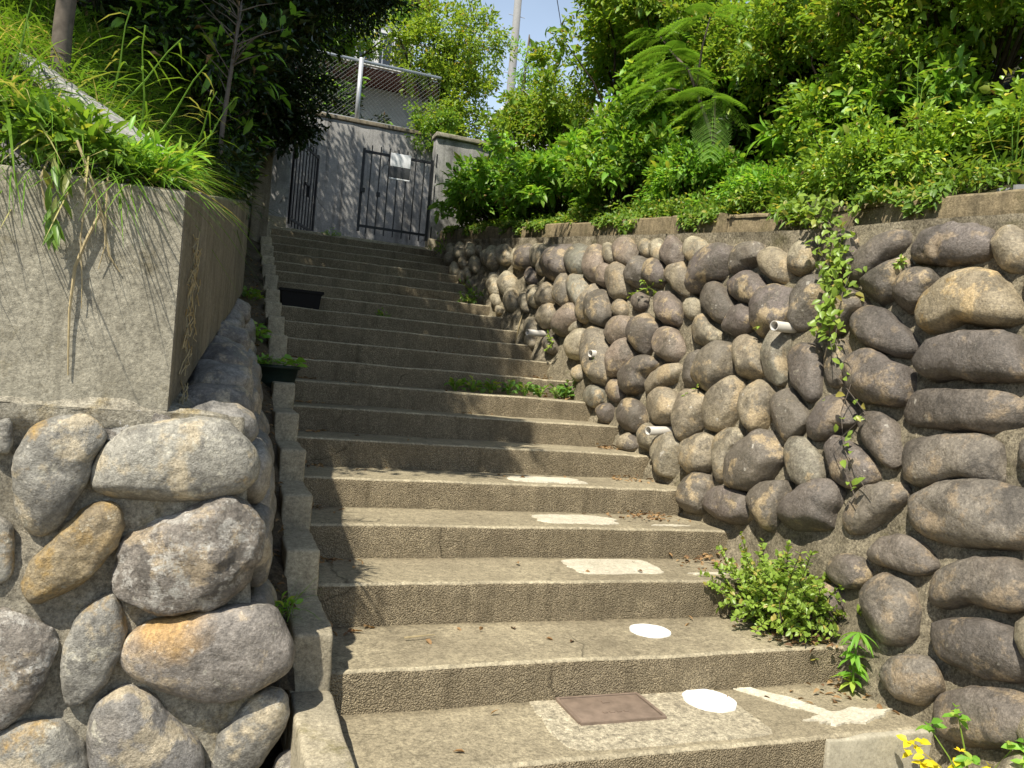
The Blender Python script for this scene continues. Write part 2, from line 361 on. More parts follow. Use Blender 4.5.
def shrub(name, label, cat, base, c, r, n_cl, n_leaf, cr, L, W, mat, seed, k=14, r0=.015, bark='bark_dark', group=None, fold=.25, droop=.15, simple=True, shell=.5, extra=None, foliage='foliage', squash=.8, flat=True):
    g = np.random.default_rng(seed)
    t = thing(name, label, cat, base, group)
    P, A, N, C = clumps(c, r, n_cl, n_leaf, cr, g, shell, squash, flat)
    b = np.array(base)
    n = len(P)
    leaf_obj(foliage, P - b, A, N, L * (.65 + .7 * g.random(n)), W * (.7 + .6 * g.random(n)), M[mat], t, fold, droop, simple)
    if n > 3400:
        q = g.choice(n, n // 9, replace=False); alt = 'lf_mid' if mat in ('lf_bright', 'lf_azalea', 'lf_yellowgreen') else 'lf_bright'
        leaf_obj('foliage', P[q] - b + g.normal(size=(len(q), 3)) * .02, A[q], N[q], L * (1.3 + 1.1 * g.random(len(q))), W * (1.3 + .9 * g.random(len(q))), M[alt], t, fold, .3, False)
        q = g.choice(n, n // 60, replace=False); leaf_obj('foliage', P[q] - b, A[q], N[q], L * 1.1, W, M['lf_dry'], t, fold, .4, True)
    branches((0, 0, 0), C - b, r0, g, k, bark, 'stem', t)
    if extra: extra(t, C - b, g)
    return t

def blade_mesh(name, P, D, L, W, g, mat, parent=None, droop=.6, seg=4):
    """grass blades: ribbons that start along D and bend down"""
    P = np.asarray(P, float); n = len(P); D = unit(np.asarray(D, float))
    H = D.copy(); H[:, 2] = 0; H = unit(H + g.normal(size=(n, 3)) * np.array([.05, .05, 0]))
    S = unit(np.cross(H, np.array([0, 0, 1.0])))
    tw = g.normal(size=(n, 1)) * .5; S = unit(S + np.array([0, 0, 1.0]) * tw * .6)
    L = np.broadcast_to(np.asarray(L, float), (n,))[:, None]; W = np.broadcast_to(np.asarray(W, float), (n,))[:, None]; dr = (droop * (.4 + 1.2 * g.random(n)))[:, None]
    rows = []
    for k in range(seg + 1):
        t = k / seg
        c = P + D * L * t + H * L * dr * .45 * t * t - np.array([0, 0, 1.0]) * L * dr * .75 * t * t
        w = W * (1 - t) ** .6 * (.55 + .9 * t if t < .5 else 1.0) * .5
        rows += [c + S * w, c - S * w]
    V = np.stack(rows, 1).reshape(-1, 3); q = 2 * (seg + 1)
    i = np.arange(n)[:, None] * q
    F = np.concatenate([i + np.array([[2 * k, 2 * k + 1, 2 * k + 3, 2 * k + 2]]) for k in range(seg)])
    return link(name, mesh_np(name, V, F), mat, parent)

def interp(x, xs, ys): return float(np.interp(x, xs, ys))

# ------------------------------------------------------------------ layout numbers (metres; x across the stair, y up the stair)
STEP_Y = [1.88, 2.35, 2.814, 3.294, 3.756, 4.216, 4.688, 5.145, 5.603, 6.067, 6.528, 6.990, 7.452, 7.911, 8.372, 8.833, 9.290, 9.742, 10.195, 10.647, 11.099]
STEP_Z = [-.16, 0, .16, .34, .499, .658, .818, .977, 1.130, 1.283, 1.443, 1.601, 1.754, 1.913, 2.067, 2.219, 2.378, 2.542, 2.706, 2.871, 3.035]
STAIR_W = 2.33
BAT, SLOPE, Y0 = .25, .345, 2.354
def wall_x(y, z): return STAIR_W + BAT * (z - SLOPE * (y - Y0))
WALL_N = Vector((-1, -BAT * SLOPE, BAT)).normalized()
TOP_Y = [0.4, 2.654, 3.2, 3.906, 5.57, 7.19, 10.665, 11.3]
TOP_Z = [1.93, 2.175, 2.225, 2.28, 2.49, 2.69, 3.13, 3.2]
def wall_top(y): return interp(y, TOP_Y, TOP_Z)
def stair_line(y): return interp(y, [-400, 1.88, 2.35] + STEP_Y[2:] + [400], [-.32, -.32, -.16] + [z - .16 for z in STEP_Z[2:]] + [2.9])
def block_top(y): return 1.81 + .188 * (y - 3.05)
def bank_left(x, y):
    d = max(0, -.40 - x)
    yy = min(y, 11.5) - 2.62
    z = 1.655 + min(.17 + .3 * d, .42) * yy + .27 * min(d, 6)
    return z + nz((x, y, 0), 1.3) * .10 + nz((x, y, 0), 5) * .035
def bank_right(x, y):
    t = wall_top(min(max(y, .4), 11.3)); e = wall_x(y, t) + .12
    return t + .13 + .5 * min(max(0, x - e), 5.5) + (nz((x, y, 1), 1.3) * .1 + nz((x, y, 1), 5) * .03) * min(1, max(0, (x - e) * 2))

# ------------------------------------------------------------------ the setting
gy = [-300, -60, -10, 1.5, 2.4, 3.3, 5, 7, 9, 11.0, 11.5, 12.2, 13, 16, 30, 80, 400]
gz = [-.32, -.32, -.32, -.33, -.45, -.1, .45, 1.1, 1.85, 2.55, 2.95, 3.0, 3.0, 3.0, 3.0, 3.0, 3.0]
kind(sheet('ground', lambda x, y: (x, y, interp(y, gy, gz)), [-400, -80, -20, -8, -3, -1, 0, 1, 2.2, 4, 9, 20, 80, 400], gy, M['soil'], None, False), 'structure', 'brown earth under and around the stairs')
kind(sheet('path', lambda x, y: (x, y, -.316 + nz((x, y, 0), 3) * .002), list(np.linspace(-3.2, 2.3, 24)), list(np.linspace(-3, 1.86, 22)), M['tread']), 'structure', 'concrete path at the foot of the stairs')
kind(sheet('lane', lambda x, y: (x, y, 3.02), [-40, -10, -2, 0, 2, 4, 10, 40], [11.45, 12, 13, 15, 17], M['tread'], None, False), 'structure', 'lane behind the gate')
LX = [-14, -10, -7, -5, -4, -3.4] + list(np.linspace(-3, -.36, 34)); LY = list(np.linspace(2.68, 6, 40)) + list(np.linspace(6.2, 11.2, 34))
def bank_left_fn(x, y):
    if y <= 6.3: x = min(x, -.582 + (y - 2.62) * .068 - .03)
    if y > 6.0 and x > -.9:       # the bank comes down to the curb beyond the retaining wall
        t = (x + .9) / .54
        return (x, y, bank_left(x, y) * (1 - t) + (stair_line(y) + .32) * t)
    return (x, y, bank_left(x, y))
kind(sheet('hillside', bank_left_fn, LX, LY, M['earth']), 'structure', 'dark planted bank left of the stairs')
RUV = list(np.linspace(0, 1, 40)); RY = list(np.linspace(.4, 11.2, 60))
def bank_right_fn(u, y):
    e = wall_x(y, wall_top(y)) + .10; x = e + (u ** 1.8) * 12
    return (x, y, bank_right(x, y))
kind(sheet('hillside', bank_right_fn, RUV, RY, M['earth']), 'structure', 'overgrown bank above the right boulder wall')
def strip_fn(u, y):
    x0 = -.128; x1 = interp(y, [2.2, 3, 4, 6, 11], [-.22, -.27, -.42, -.42, -.95])
    return (x0 + (x1 - x0) * u, y, stair_line(y) + .21 + .16 * u * interp(y, [2.6, 3.4, 8], [.1, 1, 1.6]) + nz((u, y, 3), 6) * .03)
kind(sheet('soil_strip', strip_fn, list(np.linspace(0, 1, 8)), list(np.linspace(2.66, 11.2, 124)), M['soil']), 'structure', 'strip of bare soil and litter between curb and left wall')

# ------------------------------------------------------------------ staircase
stairs = thing('concrete_staircase', 'broad weathered concrete staircase climbing between two boulder walls to a gate', 'staircase')
def make_step(i):
    y0, z1 = STEP_Y[i], STEP_Z[i]; z0 = (STEP_Z[i - 1] if i else -.32) - .05
    y1 = (STEP_Y[i + 1] if i + 1 < len(STEP_Y) else 11.42) + .04
    r = .016; xs = np.linspace(-.10, STAIR_W + .34, 150)
    prof = [(y0, z0)] + [(y0, z0 + (z1 - r - z0) * t) for t in (.15, .3, .45, .6, .75, .9)] + [(y0 + r - r * math.cos(a), z1 - r + r * math.sin(a)) for a in (0, .4, .8, 1.2, math.pi / 2)] + [(y0 + r + (y1 - y0 - r) * t, z1) for t in (.05, .12, .25, .4, .6, .8, 1)] + [(y1, z0)]
    k = len(prof); V = []
    sd = i * 3.7
    for x in xs:
        wob = nz((x, i * 5.1, 0), .8) * .010 + nz((x, i * 2.1, 9), 3.1) * .004
        chip = max(0, nz((x, i * 3.3, 4), 7) - .35) * .03
        for j, (y, z) in enumerate(prof):
            dy = dz = 0
            if j < 12: dy = wob + nz((x, y, z + sd), 12) * .004 + nz((x, y, z + sd), 45) * .003
            if 6 < j < 19: dz = nz((x, y, sd), 2.2) * .006 + nz((x, y, sd), 9) * .002
            if 7 <= j <= 11: dy += chip; dz -= chip * .6
            V.append((x, y + dy, z + dz))
    F = []; mi = []
    for a in range(len(xs) - 1):
        for j in range(k - 1):
            F.append((a * k + j, (a + 1) * k + j, (a + 1) * k + j + 1, a * k + j + 1)); mi.append(1 if j < 8 else (2 if j < 11 else 0))
        F.append((a * k + k - 1, (a + 1) * k + k - 1, (a + 1) * k, a * k)); mi.append(0)
    F.append(tuple(range(k))[::-1]); F.append(tuple((len(xs) - 1) * k + j for j in range(k))); mi += [0, 0]
    me = mesh_np('step', V, F, True); me.materials.append(M['tread']); me.materials.append(M['riser']); me.materials.append(M['nose'])
    me.polygons.foreach_set('material_index', np.array(mi, dtype=np.int32))
    o = bpy.data.objects.new('step', me); COL.objects.link(o); o.parent = stairs
    return o
steps = [make_step(i) for i in range(len(STEP_Y))]

def blot(name, cx, cy, rx, ry, z, mat, parent, seed, wob=.12, n=48, power=2.0, rot=0.0, h=.004):
    """thin applied patch with a ragged rim, lying on a tread"""
    V = [(cx, cy, z + h)]; cs, sn = math.cos(rot), math.sin(rot)
    for ring, f in ((1, 1.0), (2, 1.02)):
        for k in range(n):
            a = 2 * math.pi * k / n; c, s = math.cos(a), math.sin(a)
            rr = (abs(c) ** power + abs(s) ** power) ** (-1 / power) * (1 + wob * nz((c * 2, s * 2, seed), 1.3, seed) + wob * .5 * nz((c * 5, s * 5, seed), 1.7, seed)) * f
            x, y = rx * rr * c, ry * rr * s
            V.append((cx + x * cs - y * sn, cy + x * sn + y * cs, z + (h if ring == 1 else -.006)))
    F = [(0, 1 + k, 1 + (k + 1) % n) for k in range(n)] + [(1 + k, 1 + n + k, 1 + n + (k + 1) % n, 1 + (k + 1) % n) for k in range(n)]
    return link(name, mesh_np(name, V, F), mat, parent)
def surf(i, x, y): return STEP_Z[i] + nz((x, y, i * 3.7), 2.2) * .006
o = blot('painted_spot', 1.478, 3.117, .095, .092, surf(2, 1.478, 3.117) + .002, M['white_paint'], steps[2], 3, .04); o['label'] = 'smaller white painted disc'
o = blot('painted_spot', 1.530, 2.707, .108, .112, surf(1, 1.53, 2.707) + .008, M['white_paint'], steps[1], 8, .04); o['label'] = 'larger white painted disc'
blot('cement_patch', 1.50, 3.565, .245, .150, STEP_Z[3] + .001, M['pale_patch'], steps[3], 5, .10, 64, 5)
blot('cement_patch', 1.47, 3.985, .235, .13, STEP_Z[4] + .001, M['pale_patch'], steps[4], 6, .16, 64, 4)
blot('cement_patch', 1.47, 4.42, .235, .12, STEP_Z[5] + .001, M['pale_patch'], steps[5], 7, .22, 64, 4)
blot('cement_patch', 2.02, 3.42, .16, .020, STEP_Z[3] + .001, M['pale_patch'], steps[3], 12, .4, 48, 2)
blot('cement_patch', 2.02, 3.86, .12, .022, STEP_Z[4] + .001, M['pale_patch'], steps[4], 14, .4, 48, 2)
blot('cement_patch', 1.87, 2.665, .235, .045, STEP_Z[1] + .001, M['pale_patch'], steps[1], 9, .35, 64, 2, -.95)
blot('cement_patch', 2.03, 2.475, .20, .055, STEP_Z[1] + .005, M['pale_patch'], steps[1], 10, .45, 64, 2, .10)
blot('cement_patch', 1.20, 2.63, .43, .235, STEP_Z[1] + .001, concrete('speckled repair cement', (.42, .375, .27), (.36, .315, .225), (.27, .235, .165), .8, .9), steps[1], 11, .05, 64, 9)
# newer smooth cement facing on the right end of the lowest visible riser
rounded_block('cement_facing', (1.80, 2.325, -.33), (2.50, 2.372, -.006), M['new_cement'], steps[1], .012, .04, .006, 2)

# iron utility cover set in the tread
cov = thing('utility_cover', 'rusty square iron cover set flush in the lowest visible tread beside the white disc', 'utility cover', (1.07, 2.695, .004))
rounded_block('plate', (-.168, -.102, -.02), (.168, .102, .010), M['rust'], cov, .004, .05, .001)
mb = MB(); mb.box((0, -.112, 0), (.36, .012, .022)).box((0, .112, 0), (.36, .012, .022)).box((-.178, 0, 0), (.012, .21, .022)).box((.178, 0, 0), (.012, .21, .022)); mb.build('rim', M['rust'], cov)
mb = MB()
for k in range(4): mb.box((-.045 + k * .03, -.045, .011), (.018, .012, .004))
mb.box((0, .045, .011), (.030, .020, .004)); mb.build('raised_pattern', M['rust'], cov)

# ------------------------------------------------------------------ stepped curb on the left edge
curb = thing('stepped_curb', 'low stepped concrete curb of worn blocks along the left edge of the stairs', 'curb')
for i in range(1, len(STEP_Y)):
    ya = STEP_Y[i] - .045; yb = (STEP_Y[i + 1] if i + 1 < len(STEP_Y) else 11.4) - .048
    if i == 1: ya = 2.19
    w = .132 + random.uniform(-.008, .008); top = STEP_Z[i] + .145 + random.uniform(-.012, .012)
    if i == 1: top = .117
    if i == 2: top = .312
    rounded_block('block', (-w, ya + random.uniform(-.01, .01), (STEP_Z[i - 1] if i else 0) - .12), (random.uniform(-.004, .004), yb, top), M['curb'], curb, .014, .045, .007, i * 2.3)

# ------------------------------------------------------------------ boulders
ICO = {}
def ico(k):
    if k not in ICO:
        bm = bmesh.new(); bmesh.ops.create_icosphere(bm, subdivisions=k, radius=1)
        ICO[k] = (np.array([v.co[:] for v in bm.verts]), np.array([[v.index for v in f.verts] for f in bm.faces])); bm.free()
    return ICO[k]
def outline_radius(pts, n=72):
    """centroid and radius per angle of a traced outline, smoothed"""
    p = np.array(pts); c = p.mean(0); q = p - c
    rad = np.zeros(n)
    for k in range(n):
        a = 2 * math.pi * k / n; d = np.array([math.cos(a), math.sin(a)]); best = 0
        for i in range(len(q)):
            s, e = q[i], q[(i + 1) % len(q)]; den = d[0] * (e[1] - s[1]) - d[1] * (e[0] - s[0])
            if abs(den) < 1e-9: continue
            t = (s[0] * (e[1] - s[1]) - s[1] * (e[0] - s[0])) / den; u = (s[0] * d[1] - s[1] * d[0]) / den
            if t > 0 and -1e-6 <= u <= 1 + 1e-6: best = max(best, t)
        rad[k] = best
    ker = np.array([1, 3, 4, 3, 1.]) / 12
    ext = np.concatenate([rad[-2:], rad, rad[:2]])
    return c, np.convolve(ext, ker, 'valid')
def boulder_mesh(pts, depth_f, seed, sub=4, e=2.5, rough=1.0, grow=1.08):
    """local mesh: (a, b) in the wall plane, w out of the wall"""
    c, rad = outline_radius(pts); D, F = ico(sub)
    th = np.arctan2(D[:, 1], D[:, 0]) % (2 * math.pi); k = th / (2 * math.pi) * len(rad); k0 = np.floor(k).astype(int) % len(rad); fr = k - np.floor(k)
    R = (rad[k0] * (1 - fr) + rad[(k0 + 1) % len(rad)] * fr) * grow
    rho = np.hypot(D[:, 0], D[:, 1]); kk = (rho ** e + np.abs(D[:, 2]) ** e) ** (-1 / e)
    rmin = np.percentile(rad, 25); depth = depth_f * rmin
    V = np.stack([np.cos(th) * R * rho * kk, np.sin(th) * R * rho * kk, D[:, 2] * kk * depth], 1)
    s = max(rmin, .04)
    dn = np.array([nz(p / s, .9, seed) * .10 + nz(p / s, 2.1, seed + 5) * .045 * rough + nz(p / s, 5.5, seed + 9) * .016 * rough for p in V])[:, None]
    V = V + unit(V) * dn * s
    # worn flats: a few soft cuts so the boulder is not a balloon
    gg = np.random.default_rng(int(seed * 1000) % 99991)
    for q in range(int(5 + 4 * gg.random())):
        nn = unit(gg.normal(size=3) * np.array([1, 1, .8]) + np.array([0, 0, .45])); h = V @ nn; lim = h.max() * (.74 + .22 * gg.random())
        over = np.maximum(h - lim, 0)[:, None]; V = V - nn * over * (.52 * min(1.3, rough))
    fine = np.array([nz(p / s, 3.3, seed + 2) * .028 + nz(p / s, 8.5, seed + 7) * .012 for p in V])[:, None] * rough
    V = V + unit(V) * fine * s
    return c, V, F, rmin

RIGHT = [[(2.684,0.788),(2.65,0.873),(2.546,0.948),(2.417,0.982),(2.304,0.977),(2.165,0.973),(2.124,0.878),(2.115,0.779),(2.224,0.746),(2.36,0.715),(2.515,0.708),(2.628,0.731)],
[(2.332,0.044),(2.327,0.116),(2.214,0.2),(2.067,0.252),(1.963,0.26),(1.926,0.152),(2.019,0.069),(2.18,-0.004),(2.29,-0.007)],
[(2.843,1.456),(2.834,1.541),(2.74,1.603),(2.626,1.652),(2.526,1.619),(2.418,1.608),(2.325,1.597),(2.278,1.45),(2.368,1.419),(2.497,1.405),(2.661,1.41),(2.767,1.396),(2.824,1.415)],
[(2.453,0.309),(2.445,0.373),(2.356,0.431),(2.216,0.462),(2.098,0.449),(2.007,0.392),(1.999,0.32),(2.097,0.279),(2.229,0.252),(2.357,0.258)],
[(2.902,1.649),(2.883,1.778),(2.839,1.861),(2.743,1.912),(2.617,1.91),(2.503,1.855),(2.42,1.79),(2.394,1.693),(2.45,1.656),(2.555,1.65),(2.674,1.674),(2.761,1.635),(2.812,1.583),(2.865,1.605)],
[(2.46,0.467),(2.469,0.588),(2.409,0.659),(2.255,0.69),(2.13,0.72),(2.069,0.635),(2.068,0.547),(2.171,0.51),(2.301,0.506),(2.423,0.435)],
[(2.908,1.25),(2.866,1.306),(2.751,1.343),(2.583,1.357),(2.428,1.364),(2.331,1.346),(2.265,1.295),(2.257,1.233),(2.309,1.197),(2.438,1.194),(2.614,1.177),(2.747,1.185),(2.856,1.201)],
[(2.775,1.004),(2.77,1.076),(2.705,1.123),(2.564,1.148),(2.43,1.166),(2.342,1.152),(2.291,1.077),(2.279,0.998),(2.344,0.988),(2.475,0.982),(2.583,0.932),(2.686,0.916),(2.746,0.947)],
[(2.773,0.376),(2.769,0.458),(2.692,0.512),(2.585,0.507),(2.516,0.425),(2.482,0.336),(2.548,0.252),(2.632,0.237),(2.723,0.298)],
[(3.236,1.448),(3.204,1.518),(3.118,1.541),(3,1.497),(2.874,1.445),(2.817,1.394),(2.832,1.309),(2.915,1.273),(3.051,1.264),(3.161,1.313)],
[(3.085,2.035),(3.07,2.108),(2.97,2.14),(2.835,2.153),(2.688,2.131),(2.627,2.06),(2.625,1.978),(2.713,1.956),(2.846,1.959),(2.97,1.983),(3.064,2.01)],
[(3.858,0.865),(3.829,0.952),(3.755,1.024),(3.665,1.078),(3.572,1.086),(3.502,0.998),(3.465,0.934),(3.516,0.859),(3.591,0.778),(3.628,0.72),(3.707,0.698),(3.798,0.727)],
[(3.389,0.627),(3.364,0.731),(3.293,0.801),(3.201,0.863),(3.116,0.876),(3.061,0.83),(3.049,0.771),(3.079,0.719),(3.071,0.643),(3.191,0.587),(3.307,0.586)],
[(2.577,0.092),(2.589,0.15),(2.526,0.229),(2.42,0.247),(2.347,0.226),(2.331,0.15),(2.393,0.072),(2.497,0.048)],
[(3.28,1.635),(3.292,1.73),(3.209,1.773),(3.094,1.745),(2.979,1.662),(2.876,1.584),(2.866,1.53),(2.942,1.508),(3.049,1.53),(3.21,1.576)],
[(2.817,0.554),(2.797,0.64),(2.69,0.697),(2.566,0.679),(2.476,0.611),(2.476,0.568),(2.583,0.546),(2.702,0.542)],
[(2.993,0.705),(2.981,0.79),(2.917,0.869),(2.819,0.914),(2.733,0.927),(2.696,0.862),(2.737,0.812),(2.813,0.74),(2.876,0.669),(2.936,0.634)],
[(3.23,0.997),(3.233,1.061),(3.176,1.099),(3.088,1.069),(3.014,1.046),(2.898,0.969),(2.89,0.918),(2.953,0.867),(3.03,0.851),(3.119,0.884),(3.2,0.944)],
[(3.066,1.173),(3.041,1.236),(2.965,1.236),(2.883,1.21),(2.83,1.12),(2.784,1.013),(2.82,0.977),(2.902,1.008),(3.002,1.081)],
[(3.392,1.917),(3.408,2.004),(3.376,2.099),(3.284,2.16),(3.156,2.178),(3.085,2.156),(3.093,2.099),(3.167,2.05),(3.24,1.987),(3.311,1.91),(3.342,1.877)],
[(3.648,1.483),(3.652,1.556),(3.58,1.582),(3.468,1.581),(3.422,1.486),(3.382,1.35),(3.368,1.283),(3.423,1.254),(3.54,1.326)],
[(4.049,1.817),(4.008,1.913),(3.912,1.936),(3.776,1.906),(3.735,1.801),(3.765,1.69),(3.829,1.664),(3.94,1.618),(4.006,1.697)],
[(3.356,1.078),(3.357,1.184),(3.299,1.305),(3.193,1.287),(3.097,1.226),(3.081,1.161),(3.169,1.142),(3.218,1.081),(3.293,1.05)],
[(4.195,1.117),(4.207,1.226),(4.154,1.338),(4.054,1.371),(3.977,1.354),(3.946,1.25),(3.938,1.137),(3.978,1.039),(4.065,1.011),(4.145,1.042)],
[(3.677,1.238),(3.664,1.311),(3.615,1.34),(3.509,1.275),(3.407,1.212),(3.376,1.13),(3.429,1.066),(3.495,1.033),(3.578,1.095),(3.64,1.16)],
[(3.5,1.007),(3.467,1.053),(3.368,1.055),(3.285,1.006),(3.22,0.941),(3.181,0.89),(3.232,0.835),(3.287,0.814),(3.361,0.839),(3.434,0.912)],
[(2.619,2.028),(2.629,2.102),(2.549,2.1),(2.466,2.039),(2.43,1.936),(2.465,1.891),(2.536,1.908),(2.591,1.964)],
[(3.626,0.685),(3.581,0.754),(3.503,0.826),(3.425,0.846),(3.387,0.777),(3.378,0.712),(3.394,0.61),(3.459,0.571),(3.547,0.613)],
[(3.962,0.598),(3.943,0.667),(3.856,0.718),(3.725,0.721),(3.618,0.678),(3.59,0.596),(3.666,0.555),(3.806,0.545),(3.915,0.542)],
[(3.514,1.69),(3.498,1.813),(3.417,1.882),(3.305,1.85),(3.237,1.775),(3.306,1.731),(3.339,1.66),(3.449,1.639)],
[(3.293,1.897),(3.256,1.953),(3.165,2.003),(3.089,2.007),(3.035,1.956),(3.061,1.879),(3.094,1.824),(3.161,1.788),(3.248,1.846)],
[(3.051,1.81),(3.046,1.912),(2.982,1.945),(2.895,1.931),(2.846,1.884),(2.876,1.832),(2.892,1.768),(2.954,1.738),(3.02,1.752)],
[(4.392,1.308),(4.379,1.433),(4.344,1.527),(4.231,1.578),(4.132,1.567),(4.1,1.478),(4.132,1.388),(4.184,1.307),(4.269,1.263)],
[(4.721,1.953),(4.772,2.115),(4.693,2.219),(4.581,2.262),(4.436,2.233),(4.374,2.109),(4.468,2.043),(4.592,1.999),(4.663,1.938)],
[(3.928,1.223),(3.934,1.317),(3.857,1.354),(3.759,1.334),(3.702,1.255),(3.699,1.155),(3.715,1.073),(3.776,1.067),(3.869,1.133)],
[(5.512,1.251),(5.6,1.266),(5.708,1.324),(5.814,1.416),(5.897,1.522),(5.938,1.622),(5.926,1.693),(5.866,1.72),(5.769,1.697),(5.659,1.632),(5.557,1.539),(5.483,1.437),(5.448,1.345),(5.458,1.279)],
[(4.625,1.914),(4.619,1.991),(4.504,1.998),(4.371,1.949),(4.246,1.806),(4.272,1.735),(4.347,1.718),(4.474,1.786)],
[(2.147,1.295),(2.142,1.254),(2.147,1.22),(2.162,1.2),(2.183,1.198),(2.208,1.214),(2.23,1.246),(2.245,1.288),(2.251,1.33),(2.246,1.365),(2.23,1.384),(2.208,1.385),(2.184,1.368),(2.162,1.335)],
[(3.724,1.726),(3.744,1.857),(3.707,1.948),(3.61,1.967),(3.555,1.863),(3.577,1.756),(3.616,1.677),(3.684,1.669)],
[(2.145,1.122),(2.142,1.089),(2.151,1.061),(2.17,1.043),(2.195,1.039),(2.222,1.051),(2.245,1.075),(2.259,1.108),(2.262,1.142),(2.253,1.171),(2.233,1.189),(2.208,1.191),(2.181,1.179),(2.159,1.154)],
[(4.867,1.036),(4.882,0.996),(4.921,0.969),(4.978,0.96),(5.042,0.972),(5.101,1.003),(5.142,1.048),(5.155,1.098),(5.137,1.141),(5.093,1.168),(5.032,1.173),(4.968,1.158),(4.913,1.125),(4.878,1.082)],
[(4.446,1.014),(4.481,1.137),(4.45,1.243),(4.345,1.259),(4.227,1.205),(4.231,1.114),(4.275,1.01),(4.338,0.943),(4.406,0.967)],
[(4.328,0.843),(4.279,0.939),(4.167,0.996),(4.069,0.991),(4.036,0.918),(4.041,0.85),(4.085,0.787),(4.19,0.753),(4.281,0.779)],
[(4.551,1.04),(4.613,1.029),(4.684,1.04),(4.75,1.073),(4.798,1.122),(4.817,1.177),(4.801,1.225),(4.756,1.257),(4.69,1.266),(4.619,1.251),(4.555,1.216),(4.512,1.169),(4.496,1.118),(4.51,1.072)],
[(4.14,1.587),(4.084,1.636),(3.961,1.605),(3.865,1.5),(3.831,1.415),(3.902,1.366),(4.003,1.382),(4.076,1.488)],
[(2.8,0.504),(2.799,0.472),(2.816,0.441),(2.848,0.418),(2.89,0.407),(2.932,0.41),(2.968,0.427),(2.989,0.455),(2.99,0.489),(2.972,0.521),(2.938,0.544),(2.895,0.554),(2.853,0.549),(2.819,0.531)],
[(3.838,1.481),(3.864,1.575),(3.828,1.66),(3.74,1.658),(3.699,1.583),(3.703,1.501),(3.656,1.384),(3.7,1.341),(3.77,1.361)],
[(4.017,0.892),(4.049,0.993),(3.974,1.048),(3.848,1.07),(3.804,1.028),(3.862,0.948),(3.88,0.834),(3.879,0.77),(3.943,0.76)],
[(3.574,2.046),(3.623,2.18),(3.568,2.224),(3.453,2.195),(3.401,2.09),(3.427,1.994),(3.52,2.003)],
[(4,1.883),(4.025,1.853),(4.079,1.84),(4.153,1.848),(4.233,1.875),(4.303,1.917),(4.348,1.966),(4.357,2.012),(4.329,2.043),(4.27,2.055),(4.192,2.044),(4.113,2.014),(4.048,1.972),(4.008,1.926)],
[(4.67,1.539),(4.687,1.499),(4.729,1.474),(4.789,1.47),(4.857,1.488),(4.919,1.525),(4.961,1.575),(4.974,1.627),(4.955,1.67),(4.908,1.694),(4.844,1.695),(4.776,1.674),(4.719,1.636),(4.681,1.588)],
[(5.262,1.344),(5.183,1.417),(5.054,1.496),(4.922,1.48),(4.861,1.424),(4.967,1.353),(4.953,1.251),(5.073,1.199),(5.189,1.239)],
[(4.595,1.695),(4.573,1.782),(4.502,1.788),(4.409,1.708),(4.329,1.664),(4.319,1.592),(4.422,1.583),(4.517,1.595)],
[(2.9,0.354),(2.899,0.324),(2.918,0.294),(2.952,0.27),(2.995,0.257),(3.04,0.258),(3.076,0.272),(3.097,0.297),(3.098,0.328),(3.078,0.359),(3.042,0.383),(2.997,0.395),(2.953,0.393),(2.919,0.378)],
[(4.56,0.804),(4.603,0.904),(4.526,0.976),(4.425,0.975),(4.348,0.902),(4.325,0.803),(4.359,0.708),(4.457,0.704)],
[(4.184,0.548),(4.168,0.61),(4.211,0.7),(4.133,0.761),(4.032,0.766),(3.98,0.717),(3.971,0.634),(3.992,0.555),(4.087,0.538)],
[(3.865,1.972),(3.909,1.965),(3.971,1.98),(4.04,2.016),(4.102,2.065),(4.143,2.119),(4.155,2.166),(4.135,2.195),(4.087,2.2),(4.021,2.182),(3.953,2.144),(3.894,2.095),(3.857,2.044),(3.846,2)],
[(5.362,1.725),(5.31,1.785),(5.177,1.804),(5.02,1.727),(4.967,1.68),(5.031,1.599),(5.06,1.506),(5.185,1.553),(5.336,1.639)],
[(3.287,1.354),(3.318,1.368),(3.351,1.404),(3.377,1.457),(3.392,1.515),(3.392,1.567),(3.377,1.602),(3.351,1.612),(3.319,1.597),(3.287,1.559),(3.262,1.507),(3.248,1.45),(3.248,1.4),(3.262,1.366)],
[(4.047,1.793),(4.021,1.759),(4.019,1.72),(4.044,1.683),(4.091,1.655),(4.15,1.642),(4.211,1.646),(4.262,1.668),(4.291,1.703),(4.293,1.744),(4.266,1.782),(4.217,1.81),(4.155,1.822),(4.095,1.816)],
[(7.144,2.324),(7.147,2.499),(6.984,2.589),(6.786,2.564),(6.756,2.424),(6.685,2.267),(6.868,2.222),(7.07,2.239)],
[(4.849,1.721),(4.913,1.724),(4.986,1.751),(5.055,1.796),(5.105,1.852),(5.125,1.906),(5.11,1.947),(5.064,1.966),(4.997,1.96),(4.923,1.931),(4.857,1.884),(4.811,1.831),(4.793,1.78),(4.807,1.74)],
[(5.11,2.102),(5.091,2.171),(4.939,2.189),(4.841,2.097),(4.768,1.954),(4.82,1.935),(4.994,2.019)],
[(2.364,1.748),(2.385,1.757),(2.407,1.78),(2.424,1.812),(2.433,1.847),(2.433,1.878),(2.422,1.899),(2.404,1.904),(2.381,1.895),(2.36,1.871),(2.343,1.839),(2.335,1.805),(2.336,1.775),(2.346,1.755)],
[(5.85,1.739),(5.933,1.76),(6.014,1.809),(6.078,1.875),(6.11,1.947),(6.102,2.008),(6.057,2.046),(5.985,2.053),(5.9,2.028),(5.821,1.978),(5.762,1.912),(5.734,1.845),(5.741,1.786),(5.782,1.749)],
